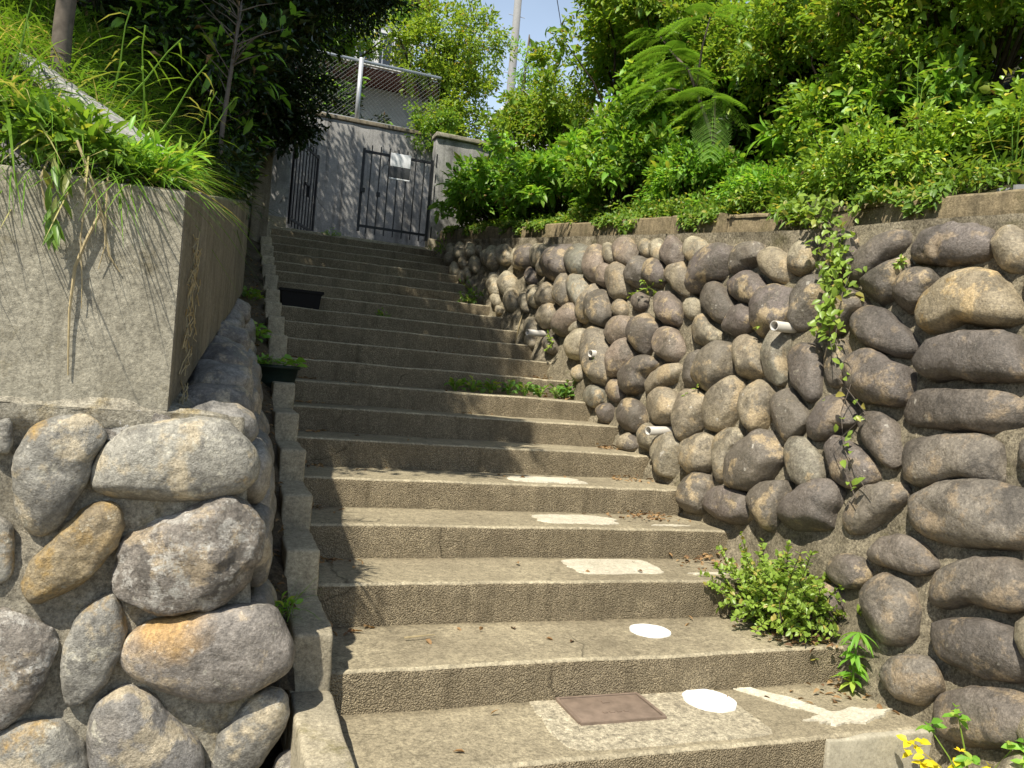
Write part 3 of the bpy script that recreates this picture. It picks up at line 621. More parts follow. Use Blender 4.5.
[(5.29,1.612),(5.24,1.583),(5.213,1.533),(5.213,1.472),(5.24,1.411),(5.29,1.363),(5.353,1.336),(5.417,1.336),(5.469,1.365),(5.499,1.416),(5.499,1.479),(5.469,1.542),(5.417,1.59),(5.353,1.615)],
[(4.93,1.296),(4.888,1.366),(4.773,1.425),(4.65,1.45),(4.605,1.376),(4.683,1.319),(4.783,1.27),(4.867,1.209)],
[(4.36,2.044),(4.41,2.176),(4.346,2.254),(4.195,2.235),(4.126,2.134),(4.225,2.104),(4.293,2.059)],
[(4.435,1.532),(4.393,1.513),(4.358,1.471),(4.337,1.417),(4.334,1.359),(4.349,1.31),(4.379,1.278),(4.42,1.27),(4.463,1.288),(4.499,1.329),(4.521,1.384),(4.525,1.444),(4.509,1.494),(4.477,1.526)],
[(3.779,2.194),(3.743,2.171),(3.716,2.133),(3.704,2.089),(3.707,2.046),(3.727,2.013),(3.758,1.997),(3.796,2),(3.833,2.022),(3.861,2.06),(3.875,2.105),(3.871,2.149),(3.85,2.183),(3.817,2.199)],
[(5.709,1.977),(5.787,2.002),(5.858,2.051),(5.908,2.113),(5.924,2.176),(5.905,2.227),(5.853,2.255),(5.78,2.255),(5.702,2.227),(5.634,2.177),(5.588,2.117),(5.573,2.057),(5.591,2.008),(5.639,1.979)],
[(4.723,2.136),(4.784,2.143),(4.853,2.171),(4.917,2.216),(4.962,2.269),(4.979,2.319),(4.963,2.355),(4.918,2.37),(4.853,2.36),(4.784,2.329),(4.722,2.284),(4.681,2.233),(4.666,2.186),(4.681,2.151)],
[(5.473,2.294),(5.408,2.262),(5.359,2.213),(5.335,2.156),(5.34,2.102),(5.373,2.061),(5.428,2.041),(5.495,2.046),(5.561,2.075),(5.613,2.125),(5.64,2.184),(5.635,2.24),(5.6,2.282),(5.542,2.301)],
[(6.242,1.918),(6.323,1.934),(6.415,1.98),(6.5,2.047),(6.56,2.122),(6.582,2.19),(6.56,2.236),(6.5,2.249),(6.415,2.229),(6.323,2.18),(6.242,2.113),(6.186,2.04),(6.167,1.977),(6.187,1.933)],
[(5.464,1.183),(5.463,1.146),(5.484,1.114),(5.522,1.093),(5.572,1.087),(5.624,1.098),(5.667,1.124),(5.692,1.161),(5.693,1.2),(5.67,1.233),(5.628,1.253),(5.576,1.257),(5.526,1.244),(5.486,1.218)],
[(5.434,1.798),(5.378,1.768),(5.344,1.724),(5.337,1.674),(5.359,1.628),(5.406,1.593),(5.468,1.577),(5.535,1.583),(5.593,1.612),(5.63,1.656),(5.638,1.709),(5.614,1.757),(5.565,1.792),(5.5,1.806)],
[(5.063,2.172),(5.125,2.19),(5.188,2.228),(5.239,2.28),(5.267,2.335),(5.266,2.382),(5.236,2.411),(5.183,2.415),(5.119,2.395),(5.058,2.355),(5.009,2.304),(4.984,2.251),(4.985,2.206),(5.013,2.178)],
[(6.721,1.921),(6.701,1.876),(6.707,1.831),(6.739,1.792),(6.791,1.769),(6.854,1.766),(6.916,1.783),(6.964,1.819),(6.987,1.867),(6.98,1.916),(6.944,1.955),(6.888,1.977),(6.824,1.977),(6.765,1.957)],
[(6.174,2.147),(6.245,2.172),(6.319,2.227),(6.38,2.301),(6.416,2.38),(6.418,2.448),(6.387,2.489),(6.328,2.495),(6.254,2.467),(6.182,2.41),(6.124,2.336),(6.091,2.26),(6.089,2.196),(6.118,2.156)],
[(5.708,2.25),(5.777,2.262),(5.852,2.296),(5.916,2.346),(5.958,2.402),(5.966,2.453),(5.94,2.487),(5.884,2.497),(5.812,2.482),(5.738,2.446),(5.677,2.396),(5.64,2.342),(5.632,2.294),(5.656,2.261)],
[(5.884,2.192),(5.874,2.149),(5.889,2.114),(5.926,2.094),(5.98,2.092),(6.04,2.109),(6.095,2.144),(6.132,2.189),(6.144,2.235),(6.128,2.272),(6.086,2.292),(6.03,2.291),(5.97,2.271),(5.918,2.236)],
[(5.231,2.036),(5.296,2.052),(5.361,2.086),(5.411,2.134),(5.435,2.184),(5.43,2.226),(5.394,2.252),(5.338,2.256),(5.271,2.238),(5.208,2.202),(5.162,2.156),(5.139,2.108),(5.144,2.068),(5.177,2.042)],
[(4.882,0.866),(4.887,0.836),(4.909,0.811),(4.944,0.797),(4.985,0.795),(5.025,0.807),(5.055,0.832),(5.069,0.863),(5.063,0.894),(5.039,0.92),(5.002,0.933),(4.96,0.933),(4.922,0.92),(4.894,0.896)],
[(6.526,2.232),(6.61,2.261),(6.688,2.314),(6.743,2.382),(6.763,2.45),(6.745,2.505),(6.691,2.534),(6.614,2.533),(6.53,2.501),(6.455,2.447),(6.404,2.381),(6.385,2.316),(6.402,2.264),(6.452,2.234)],
[(6.315,1.955),(6.264,1.922),(6.243,1.87),(6.256,1.81),(6.3,1.753),(6.369,1.709),(6.448,1.688),(6.523,1.694),(6.578,1.726),(6.601,1.78),(6.587,1.843),(6.539,1.902),(6.468,1.945),(6.388,1.964)],
[(6.577,1.942),(6.655,1.964),(6.735,2.014),(6.799,2.082),(6.835,2.155),(6.834,2.218),(6.796,2.256),(6.73,2.263),(6.65,2.237),(6.572,2.185),(6.511,2.118),(6.478,2.048),(6.48,1.989),(6.515,1.951)],
[(4.697,1.024),(4.651,1.01),(4.616,0.981),(4.599,0.945),(4.602,0.907),(4.625,0.874),(4.664,0.854),(4.712,0.849),(4.759,0.862),(4.795,0.89),(4.814,0.928),(4.811,0.967),(4.786,1.001),(4.745,1.021)],
[(6.9,2.169),(6.85,2.129),(6.825,2.079),(6.83,2.029),(6.863,1.988),(6.919,1.964),(6.988,1.962),(7.056,1.983),(7.11,2.024),(7.137,2.076),(7.132,2.128),(7.095,2.17),(7.036,2.193),(6.966,2.192)],
[(6.116,2.114),(6.068,2.086),(6.033,2.033),(6.018,1.964),(6.024,1.893),(6.05,1.834),(6.093,1.798),(6.143,1.792),(6.192,1.818),(6.228,1.871),(6.245,1.942),(6.239,2.014),(6.21,2.075),(6.166,2.11)],
[(4.865,0.868),(4.87,0.843),(4.891,0.822),(4.924,0.81),(4.963,0.808),(5,0.819),(5.028,0.839),(5.041,0.865),(5.035,0.892),(5.012,0.913),(4.977,0.925),(4.937,0.925),(4.902,0.913),(4.876,0.893)],
[(6.209,1.522),(6.225,1.633),(6.096,1.727),(5.982,1.71),(5.963,1.616),(6.005,1.496),(6.12,1.468)],
[(5.28,1.058),(5.285,1.029),(5.306,1.006),(5.341,0.993),(5.382,0.994),(5.422,1.009),(5.452,1.034),(5.467,1.066),(5.461,1.096),(5.438,1.12),(5.401,1.132),(5.36,1.129),(5.321,1.114),(5.293,1.088)],
[(5.244,1.16),(5.285,1.154),(5.333,1.164),(5.378,1.188),(5.412,1.222),(5.426,1.258),(5.417,1.29),(5.388,1.31),(5.345,1.315),(5.297,1.304),(5.253,1.279),(5.222,1.246),(5.209,1.211),(5.217,1.181)],
[(5.531,1.861),(5.536,1.834),(5.559,1.817),(5.597,1.813),(5.641,1.823),(5.684,1.847),(5.717,1.879),(5.732,1.913),(5.726,1.942),(5.7,1.959),(5.661,1.962),(5.616,1.949),(5.574,1.925),(5.544,1.894)],
[(7.786,2.427),(7.868,2.461),(7.932,2.515),(7.966,2.578),(7.962,2.636),(7.92,2.677),(7.85,2.692),(7.767,2.681),(7.687,2.644),(7.626,2.591),(7.595,2.531),(7.599,2.475),(7.638,2.435),(7.704,2.418)],
[(6.5,1.557),(6.519,1.533),(6.557,1.523),(6.607,1.529),(6.66,1.552),(6.705,1.587),(6.732,1.626),(6.735,1.663),(6.714,1.688),(6.673,1.697),(6.621,1.688),(6.569,1.663),(6.527,1.629),(6.503,1.591)],
[(5.279,1.921),(5.278,1.892),(5.295,1.87),(5.326,1.86),(5.367,1.863),(5.41,1.879),(5.446,1.906),(5.466,1.938),(5.468,1.968),(5.45,1.991),(5.416,2),(5.374,1.996),(5.332,1.979),(5.299,1.952)],
[(7.374,2.276),(7.38,2.243),(7.409,2.225),(7.456,2.223),(7.513,2.241),(7.569,2.274),(7.611,2.316),(7.632,2.359),(7.625,2.393),(7.593,2.412),(7.543,2.411),(7.485,2.392),(7.431,2.358),(7.392,2.317)],
[(5.277,2.237),(5.324,2.249),(5.375,2.279),(5.42,2.32),(5.45,2.366),(5.458,2.406),(5.443,2.432),(5.408,2.439),(5.36,2.425),(5.309,2.394),(5.265,2.353),(5.237,2.308),(5.229,2.27),(5.244,2.244)],
[(7.459,2.411),(7.532,2.441),(7.59,2.489),(7.62,2.544),(7.616,2.597),(7.578,2.634),(7.516,2.649),(7.441,2.64),(7.37,2.608),(7.315,2.561),(7.287,2.507),(7.291,2.457),(7.326,2.42),(7.386,2.403)],
[(8.351,2.53),(8.428,2.553),(8.506,2.598),(8.568,2.656),(8.601,2.715),(8.598,2.764),(8.559,2.79),(8.492,2.79),(8.413,2.764),(8.337,2.718),(8.279,2.661),(8.249,2.605),(8.253,2.559),(8.288,2.532)],
[(8.237,2.138),(8.314,2.153),(8.407,2.195),(8.499,2.258),(8.572,2.329),(8.609,2.393),(8.601,2.438),(8.551,2.452),(8.47,2.435),(8.375,2.389),(8.285,2.326),(8.218,2.257),(8.185,2.196),(8.192,2.154)],
[(7.99,2.157),(8.066,2.178),(8.141,2.221),(8.198,2.277),(8.226,2.335),(8.218,2.382),(8.176,2.41),(8.11,2.412),(8.033,2.388),(7.96,2.344),(7.907,2.289),(7.881,2.234),(7.889,2.188),(7.927,2.16)],
[(4.678,1.912),(4.643,1.895),(4.617,1.867),(4.604,1.835),(4.607,1.803),(4.625,1.778),(4.655,1.765),(4.691,1.767),(4.726,1.783),(4.753,1.81),(4.767,1.844),(4.764,1.876),(4.745,1.902),(4.714,1.914)],
[(5.867,1.327),(5.877,1.303),(5.902,1.288),(5.938,1.284),(5.977,1.294),(6.013,1.315),(6.038,1.343),(6.046,1.373),(6.035,1.399),(6.008,1.414),(5.971,1.416),(5.932,1.405),(5.897,1.384),(5.875,1.356)],
[(8.598,2.483),(8.685,2.506),(8.778,2.556),(8.859,2.622),(8.911,2.692),(8.922,2.752),(8.889,2.787),(8.821,2.792),(8.731,2.766),(8.638,2.714),(8.561,2.648),(8.514,2.581),(8.504,2.525),(8.534,2.49)],
[(7.02,1.674),(7.072,1.677),(7.132,1.7),(7.19,1.737),(7.233,1.783),(7.252,1.827),(7.243,1.861),(7.208,1.877),(7.154,1.872),(7.093,1.848),(7.037,1.81),(6.997,1.766),(6.979,1.723),(6.987,1.691)],
[(5.977,2.299),(6.029,2.308),(6.088,2.336),(6.142,2.376),(6.181,2.42),(6.195,2.46),(6.182,2.487),(6.145,2.495),(6.091,2.484),(6.032,2.455),(5.979,2.415),(5.943,2.372),(5.929,2.334),(5.942,2.308)],
[(5.442,2.3),(5.477,2.299),(5.523,2.314),(5.572,2.341),(5.613,2.377),(5.638,2.414),(5.642,2.443),(5.623,2.46),(5.586,2.46),(5.539,2.444),(5.491,2.416),(5.451,2.38),(5.428,2.345),(5.424,2.317)],
[(7.926,2.445),(7.992,2.466),(8.057,2.505),(8.106,2.555),(8.129,2.605),(8.122,2.646),(8.085,2.668),(8.027,2.667),(7.959,2.644),(7.897,2.604),(7.85,2.555),(7.829,2.507),(7.836,2.468),(7.87,2.446)],
[(7.208,1.982),(7.265,1.996),(7.329,2.03),(7.385,2.079),(7.423,2.132),(7.434,2.178),(7.416,2.208),(7.373,2.216),(7.314,2.2),(7.251,2.165),(7.196,2.116),(7.16,2.065),(7.15,2.02),(7.167,1.99)],
[(7.363,1.941),(7.419,1.952),(7.481,1.98),(7.536,2.022),(7.574,2.068),(7.585,2.11),(7.569,2.138),(7.527,2.146),(7.47,2.134),(7.408,2.104),(7.355,2.063),(7.319,2.018),(7.308,1.978),(7.324,1.951)],
[(7.759,1.974),(7.82,1.99),(7.883,2.028),(7.936,2.08),(7.967,2.135),(7.971,2.183),(7.945,2.213),(7.897,2.219),(7.835,2.201),(7.772,2.162),(7.721,2.111),(7.691,2.057),(7.688,2.011),(7.712,1.981)],
[(7.287,2.311),(7.339,2.333),(7.38,2.368),(7.401,2.411),(7.398,2.451),(7.371,2.482),(7.325,2.496),(7.271,2.491),(7.22,2.469),(7.18,2.434),(7.16,2.392),(7.164,2.353),(7.19,2.323),(7.233,2.308)],
[(9.964,2.781),(10.036,2.807),(10.104,2.852),(10.156,2.906),(10.179,2.959),(10.168,2.999),(10.126,3.018),(10.063,3.012),(9.99,2.984),(9.924,2.939),(9.876,2.886),(9.855,2.836),(9.864,2.797),(9.903,2.778)],
[(9.166,2.518),(9.221,2.525),(9.288,2.552),(9.353,2.595),(9.404,2.646),(9.429,2.693),(9.422,2.728),(9.386,2.742),(9.328,2.733),(9.26,2.704),(9.197,2.66),(9.149,2.611),(9.127,2.566),(9.132,2.533)],
[(6.209,1.795),(6.197,1.775),(6.2,1.75),(6.217,1.726),(6.246,1.705),(6.28,1.694),(6.313,1.694),(6.338,1.705),(6.35,1.725),(6.347,1.751),(6.329,1.776),(6.3,1.796),(6.266,1.807),(6.233,1.807)],
[(6.98,1.582),(7.012,1.575),(7.053,1.581),(7.094,1.6),(7.128,1.627),(7.147,1.658),(7.147,1.686),(7.128,1.705),(7.094,1.712),(7.053,1.704),(7.012,1.685),(6.98,1.658),(6.963,1.628),(6.963,1.601)],
[(8.884,2.576),(8.942,2.589),(9.008,2.621),(9.069,2.666),(9.113,2.716),(9.13,2.76),(9.117,2.788),(9.076,2.796),(9.016,2.781),(8.95,2.748),(8.891,2.702),(8.85,2.654),(8.834,2.612),(8.846,2.585)],
[(9.532,2.767),(9.577,2.767),(9.633,2.784),(9.689,2.818),(9.733,2.86),(9.757,2.902),(9.754,2.937),(9.725,2.955),(9.677,2.954),(9.62,2.935),(9.566,2.901),(9.524,2.859),(9.502,2.819),(9.505,2.786)],
[(8.186,2.046),(8.235,2.055),(8.291,2.08),(8.345,2.117),(8.384,2.16),(8.401,2.199),(8.391,2.226),(8.357,2.236),(8.306,2.227),(8.249,2.2),(8.197,2.162),(8.16,2.121),(8.145,2.083),(8.154,2.057)],
[(9.892,2.531),(9.949,2.544),(10.014,2.575),(10.073,2.619),(10.113,2.668),(10.127,2.711),(10.111,2.739),(10.068,2.746),(10.009,2.732),(9.944,2.699),(9.887,2.655),(9.849,2.608),(9.837,2.567),(9.852,2.54)],
[(9.352,2.444),(9.401,2.454),(9.455,2.48),(9.503,2.517),(9.535,2.557),(9.545,2.593),(9.531,2.617),(9.494,2.624),(9.444,2.612),(9.39,2.585),(9.343,2.549),(9.312,2.509),(9.303,2.475),(9.317,2.452)],
[(7.975,1.974),(7.981,1.958),(8.006,1.949),(8.044,1.95),(8.089,1.96),(8.131,1.977),(8.163,1.999),(8.177,2.021),(8.17,2.038),(8.144,2.047),(8.105,2.045),(8.059,2.034),(8.018,2.016),(7.988,1.995)],
[(9.122,2.371),(9.12,2.345),(9.137,2.328),(9.17,2.321),(9.214,2.328),(9.258,2.346),(9.296,2.373),(9.318,2.402),(9.32,2.429),(9.302,2.446),(9.267,2.452),(9.223,2.444),(9.179,2.425),(9.143,2.399)],
[(9.548,2.411),(9.6,2.425),(9.654,2.454),(9.698,2.492),(9.724,2.532),(9.725,2.566),(9.702,2.585),(9.66,2.588),(9.607,2.573),(9.554,2.543),(9.512,2.505),(9.488,2.466),(9.486,2.434),(9.508,2.414)],
[(9.685,2.628),(9.727,2.633),(9.777,2.654),(9.825,2.686),(9.861,2.724),(9.878,2.759),(9.872,2.784),(9.845,2.794),(9.801,2.787),(9.751,2.766),(9.704,2.733),(9.67,2.697),(9.654,2.663),(9.659,2.638)],
[(10.348,2.86),(10.405,2.88),(10.458,2.915),(10.496,2.957),(10.512,2.999),(10.501,3.031),(10.467,3.047),(10.416,3.043),(10.359,3.022),(10.308,2.987),(10.271,2.945),(10.256,2.905),(10.266,2.874),(10.299,2.858)],
[(10.239,2.898),(10.2,2.876),(10.178,2.843),(10.179,2.805),(10.202,2.771),(10.243,2.746),(10.293,2.736),(10.344,2.742),(10.385,2.764),(10.407,2.797),(10.406,2.836),(10.382,2.871),(10.341,2.895),(10.289,2.905)],
[(9.251,2.805),(9.248,2.783),(9.262,2.769),(9.288,2.765),(9.322,2.773),(9.358,2.791),(9.389,2.816),(9.407,2.843),(9.409,2.865),(9.396,2.879),(9.368,2.882),(9.333,2.874),(9.297,2.855),(9.268,2.83)]]
LEFT = [[(-0.963,0.788),(-0.959,0.9),(-0.931,0.982),(-0.875,1.019),(-0.804,1.023),(-0.747,0.999),(-0.738,0.959),(-0.772,0.923),(-0.779,0.854),(-0.814,0.758),(-0.869,0.696),(-0.91,0.692),(-0.941,0.728)],
[(-0.922,0.548),(-0.892,0.615),(-0.85,0.676),(-0.795,0.745),(-0.737,0.773),(-0.693,0.768),(-0.68,0.719),(-0.696,0.643),(-0.739,0.567),(-0.796,0.513),(-0.865,0.474),(-0.906,0.474)],
[(-1.04,0.995),(-1.008,1.017),(-0.985,1.012),(-0.977,0.939),(-0.988,0.906),(-1.033,0.904)],
[(-1.032,0.72),(-0.989,0.754),(-0.963,0.708),(-0.952,0.642),(-0.952,0.562),(-1.007,0.536)],
[(-0.774,1.025),(-0.677,1.052),(-0.588,1.051),(-0.56,1.025),(-0.673,0.997),(-0.707,0.96),(-0.736,0.966)],
[(-0.77,0.882),(-0.765,0.937),(-0.723,0.96),(-0.671,1.004),(-0.583,1.023),(-0.486,1.036),(-0.426,1.033),(-0.368,0.993),(-0.331,0.951),(-0.318,0.879),(-0.356,0.834),(-0.422,0.81),(-0.514,0.793),(-0.641,0.783),(-0.716,0.781),(-0.753,0.821)],
[(-0.687,0.602),(-0.671,0.678),(-0.605,0.721),(-0.524,0.765),(-0.448,0.799),(-0.388,0.804),(-0.322,0.762),(-0.273,0.704),(-0.284,0.631),(-0.333,0.551),(-0.423,0.486),(-0.542,0.46),(-0.651,0.49)],
[(-1.014,0.411),(-0.968,0.465),(-0.91,0.452),(-0.849,0.406),(-0.82,0.361),(-0.84,0.279),(-0.879,0.193),(-0.926,0.144),(-0.994,0.134)],
[(-0.799,0.262),(-0.8,0.367),(-0.767,0.456),(-0.71,0.501),(-0.654,0.485),(-0.638,0.415),(-0.656,0.324),(-0.69,0.242),(-0.727,0.183),(-0.766,0.174),(-0.792,0.21)],
[(-0.717,0.053),(-0.717,0.137),(-0.674,0.21),(-0.622,0.246),(-0.563,0.204),(-0.484,0.113),(-0.397,0.019),(-0.384,-0.046),(-0.439,-0.096),(-0.595,-0.111),(-0.681,-0.072)],
[(-0.963,0.044),(-0.937,0.115),(-0.875,0.148),(-0.803,0.135),(-0.746,0.078),(-0.714,0.008),(-0.735,-0.066),(-0.852,-0.084),(-0.957,-0.044)],
[(-0.636,0.315),(-0.632,0.361),(-0.574,0.417),(-0.469,0.45),(-0.359,0.471),(-0.269,0.478),(-0.221,0.461),(-0.2,0.395),(-0.163,0.336),(-0.167,0.279),(-0.233,0.225),(-0.322,0.185),(-0.426,0.18),(-0.515,0.209),(-0.589,0.252)],
[(-0.365,-0.024),(-0.35,0.063),(-0.288,0.147),(-0.222,0.192),(-0.167,0.189),(-0.158,0.122),(-0.179,0.042),(-0.228,-0.028),(-0.285,-0.087),(-0.344,-0.097)]]
rwall = thing('boulder_wall', 'long dark river boulder retaining wall along the right side of the stairs', 'stone wall')
# mortar bed with a shelf below the coping
def mortar_fn(u, y):
    t = wall_top(y) + .01; zb = stair_line(y) - .15; z = zb + (t - zb) * u
    x = wall_x(y, z) - .002 + nz((0, y * 1.0, z), 5.5) * .035 + nz((1, y, z), 15) * .014
    if u > .93: x -= .03 * (u - .93) / .07
    return (x, y, z)
sheet('mortar', mortar_fn, list(np.linspace(0, 1, 70)), list(np.linspace(.4, 11.3, 330)), M['mortar'], rwall)
U_AX = Vector((0, 1, 0)) - WALL_N * WALL_N.y; U_AX.normalize(); V_AX = WALL_N.cross(U_AX); V_AX = V_AX if V_AX.z > 0 else -V_AX
extra_mb_v = []; extra_mb_f = []; off = 0
small = []
def near_fill():
    out = []; g = random.Random(4)
    y = 2.0
    for c_, yy in enumerate((1.86, 1.50, 1.13, .77, .42)):
        for zz in np.arange(-.30 + .12 * (c_ % 2), wall_top(yy) - .06, .245):
            a, b = .185 + g.uniform(-.035, .025), .118 + g.uniform(-.02, .012); tl = g.uniform(-.35, .35)
            cy, cz = yy + g.uniform(-.04, .04), zz + g.uniform(-.02, .02)
            out.append([(cy + a * math.cos(t) * math.cos(tl) - b * math.sin(t) * math.sin(tl), cz + a * math.cos(t) * math.sin(tl) + b * math.sin(t) * math.cos(tl)) for t in np.linspace(0, 2 * math.pi, 10, endpoint=False)])
    return out
NEAR_TAN = 4       # the big tan boulder high on the near end of the wall
DENTED = 0       # large boulder with a hollow in its face
LAYERED = 10        # the split, layered rock at its top
for i, poly in enumerate(RIGHT + near_fill()):
    poly = [tuple(p) for p in poly]
    c, V, F, rm = boulder_mesh([(p[0], p[1]) for p in poly], 1.05 if i > 25 else .85, i * 1.37, 4 if i < 80 else 3, 2.7 if i < 40 else 2.5, 2.6 if i == LAYERED else 1.25, 1.08 if i < 25 else 1.16)
    if i == DENTED:
        dd = ((V[:, 0] - .125) / .055) ** 2 + ((V[:, 1] + .045) / .032) ** 2; V[:, 2] -= .05 * np.exp(-dd) * (V[:, 2] > 0)
    # local (a,b,w): a along y, b along z -> wall axes
    y, z = float(c[0]), float(c[1])
    o_ = Vector((wall_x(y, z), y, z)) + WALL_N * (.012 + .06 * rm)
    B = np.array([[U_AX.x, V_AX.x, WALL_N.x], [U_AX.y, V_AX.y, WALL_N.y], [U_AX.z, V_AX.z, WALL_N.z]])
    Wv = V @ B.T
    if np.linalg.det(B) < 0: F = F[:, ::-1]
    if i < 98:
        o = link('boulder', mesh_np('boulder', Wv, F.copy(), True), M['stone_tan' if i == NEAR_TAN else ('stone_dark' if (i < 24 and y < 3.6) else 'stone')], rwall, o_)
        if i == NEAR_TAN: o['label'] = 'big tan boulder with rusty stains'
        if i == DENTED: o['label'] = 'large boulder with a dark hollow'
        if i == LAYERED: o['label'] = 'dark angular split boulder'
    else:
        small.append((Wv + np.array(o_), F))
V = np.concatenate([a for a, _ in small]); offs = np.cumsum([0] + [len(a) for a, _ in small[:-1]])
F = np.concatenate([f + o2 for (_, f), o2 in zip(small, offs)])
kind(link('small_boulder', mesh_np('small_boulder', V, F, True), M['stone'], rwall), 'stuff')
# coping sections
cy_cuts = [.4, 1.6, 2.35, 3.35, 4.1, 4.75, 5.35, 6.15, 7.05, 8.1, 9.2, 10.4, 11.28]
for k in range(len(cy_cuts) - 1):
    a, b = cy_cuts[k] + .006, cy_cuts[k + 1] - .006; h = .165 if k != 2 else .15; h += random.uniform(-.012, .012); off_ = random.uniform(-.015, .015) + (.05 if k in (3, 4) else 0)
    ys = np.linspace(a, b, 22); V = []; F = []
    prof = [(0, -.04), (-.003, .3 * h), (0, .6 * h), (.003, h - .014), (.010, h - .004), (.022, h), (.08, h), (.145, h - .003), (.15, -.04)]
    for y in ys:
        t = wall_top(y); x = wall_x(y, t) + .045 + off_
        for (px, pz) in prof:
            n_ = nz((y, pz, k), 7) * .006 + nz((y, pz * 3, k), 22) * .003
            V.append((x + px + n_, y, t + pz + n_ * .7 - (max(0, nz((y, 0, k * 3), 5)) * .012 if pz > .1 else 0)))
    m_ = len(prof)
    for i in range(len(ys) - 1):
        for j in range(m_ - 1): F.append((i * m_ + j, i * m_ + j + 1, (i + 1) * m_ + j + 1, (i + 1) * m_ + j))
    F.append(tuple(range(m_))[::-1]); F.append(tuple((len(ys) - 1) * m_ + j for j in range(m_)))
    link('coping', mesh_np('coping', V, F, False), M['coping'], rwall)
# white drain pipes
for (y, z, L_) in ((6.844, 1.712, .15), (5.629, 1.515, .13), (4.583, .998, .13), (3.72, 1.68, .13)):
    p = Vector((wall_x(y, z), y, z)); d = Vector((-1, -.28, -.03)).normalized(); e = p + d * (.06 + L_)
    mb = MB(); n = 14; ring = []
    a = d.cross(Vector((0, 0, 1))).normalized(); b_ = a.cross(d)
    V = []
    for (q, r) in ((p - d * .12, .030), (e, .030), (e, .024), (e - d * .08, .024)):
        for j in range(n): w = 2 * math.pi * j / n; V.append(q + (a * math.cos(w) + b_ * math.sin(w)) * r)
    F = [(i * n + j, i * n + (j + 1) % n, (i + 1) * n + (j + 1) % n, (i + 1) * n + j) for i in range(3) for j in range(n)]
    mb.add(V, F); pp = mb.build('drain_pipe', M['pvc'], rwall, True)
    mb = MB(); mb.add([e - d * .06 + (a * math.cos(2 * math.pi * j / n) + b_ * math.sin(2 * math.pi * j / n)) * .0245 for j in range(n)], [tuple(range(n))]); mb.build('pipe_opening', M['pipe_dark'], pp)

# left wall: boulders facing us, continuing round the corner beside the stairs
lwall = thing('boulder_wall', 'pale lichened boulder wall below the grey concrete block left of the stairs', 'stone wall')
FY = 2.60
def left_mortar(u, z):
    # u 0..1 along the front, 1..2 along the stair side
    k = (z + .45) / 1.5
    if u <= 1:
        x = -3.2 + (3.2 - .19 - .17 * max(0, k)) * u; y = FY
    else:
        t = u - 1; x = -.19 - .17 * max(0, k) - .08 * t * (1 - .3 * k); y = FY + 3.6 * t
        z = z + (.70 * t - .27 * min(1, 5 * t)) * min(1, max(0, k))
    n_ = nz((x, y, z), 5) * .03 + nz((x, y, z), 16) * .012 + nz((x, y, z), 45) * .004
    if z > 1.0: n_ -= .02
    return (x + (n_ if u > 1 else 0), y + (n_ if u <= 1 else 0), z)
us = list(np.linspace(0, .55, 20)) + list(np.linspace(.56, 1, 80)) + list(np.linspace(1.02, 2, 60))
sheet('mortar', left_mortar, us, list(np.linspace(-.45, 1.055, 60)), M['mortar_pale'], lwall)
def ledge_fn(u, v):
    x, y, z = left_mortar(u, 1.055)
    return (x - .28 * v * (1 if u > 1 else .3), y + (.14 * v if u <= 1 else 0), z + .02 * math.sin(v * 3) + nz((x, y, v), 12) * .012 + nz((x, y, v), 4) * .03 - .05 * max(0, min(1, (u - .90) * 10)) * (1 - v) + (.27 * min(1, 5 * max(0, u - 1)) * v))
sheet('ledge', ledge_fn, us, list(np.linspace(0, 1, 8)), M['mortar_pale'], lwall)
def front_boulder(poly, seed, mat, rough=1.0, depth=.62, e=2.7):
    c, V, F, rm = boulder_mesh(poly, depth, seed, 5, e, rough, 1.085)
    Wv = np.stack([V[:, 0], -V[:, 2], V[:, 1]], 1)
    return link('boulder', mesh_np('boulder', Wv, F.copy(), True), M[mat], lwall, (float(c[0]), FY - .015, float(c[1])))
LMAT = {11: 'stone_lichen', 1: 'stone_ochre', 6: 'stone_rough', 4: 'stone_rough', 7: 'stone_rough'}
for i, poly in enumerate(LEFT):
    o = front_boulder(poly, i * 2.1 + 40, 'stone_pale' if i not in LMAT else LMAT[i], 2.2 if i in (6, 4) else (1.5 if i in (1, 7) else .8), .25 if i == 4 else .62)
    if i == 1: o['label'] = 'boulder covered in yellow lichen'
    if i == 6: o['label'] = 'rough boulder with white crystalline streaks'
    if i == 11: o['label'] = 'big rounded boulder with an orange lichen band'
for (x, z, a, b) in ((-1.223, 0.86, 0.146, 0.112), (-1.283, 0.559, 0.155, 0.12), (-1.231, 0.276, 0.129, 0.129), (-1.18, 0, 0.146, 0.112), (-1.567, 0.774, 0.163, 0.129), (-1.61, 0.43, 0.155, 0.138), (-1.524, 0.086, 0.146, 0.129), (-0.105, -0.086, 0.086, 0.086), (-1.954, 0.645, 0.172, 0.138), (-1.954, 0.258, 0.172, 0.155), (-0.595, -0.189, 0.146, 0.103)):
    front_boulder([(x + a * math.cos(t), z + b * math.sin(t)) for t in np.linspace(0, 2 * math.pi, 10, endpoint=False)], x * 9 + z, 'stone_pale')
side_rocks = [(-.44, 2.74, 1.02, .12, .10, .07), (-.335, 2.88, .86, .08, .17, .12), (-.30, 2.92, .60, .08, .18, .13), (-.25, 2.95, .34, .07, .18, .11), (-.21, 2.85, .10, .06, .16, .11)]
gs = random.Random(9)
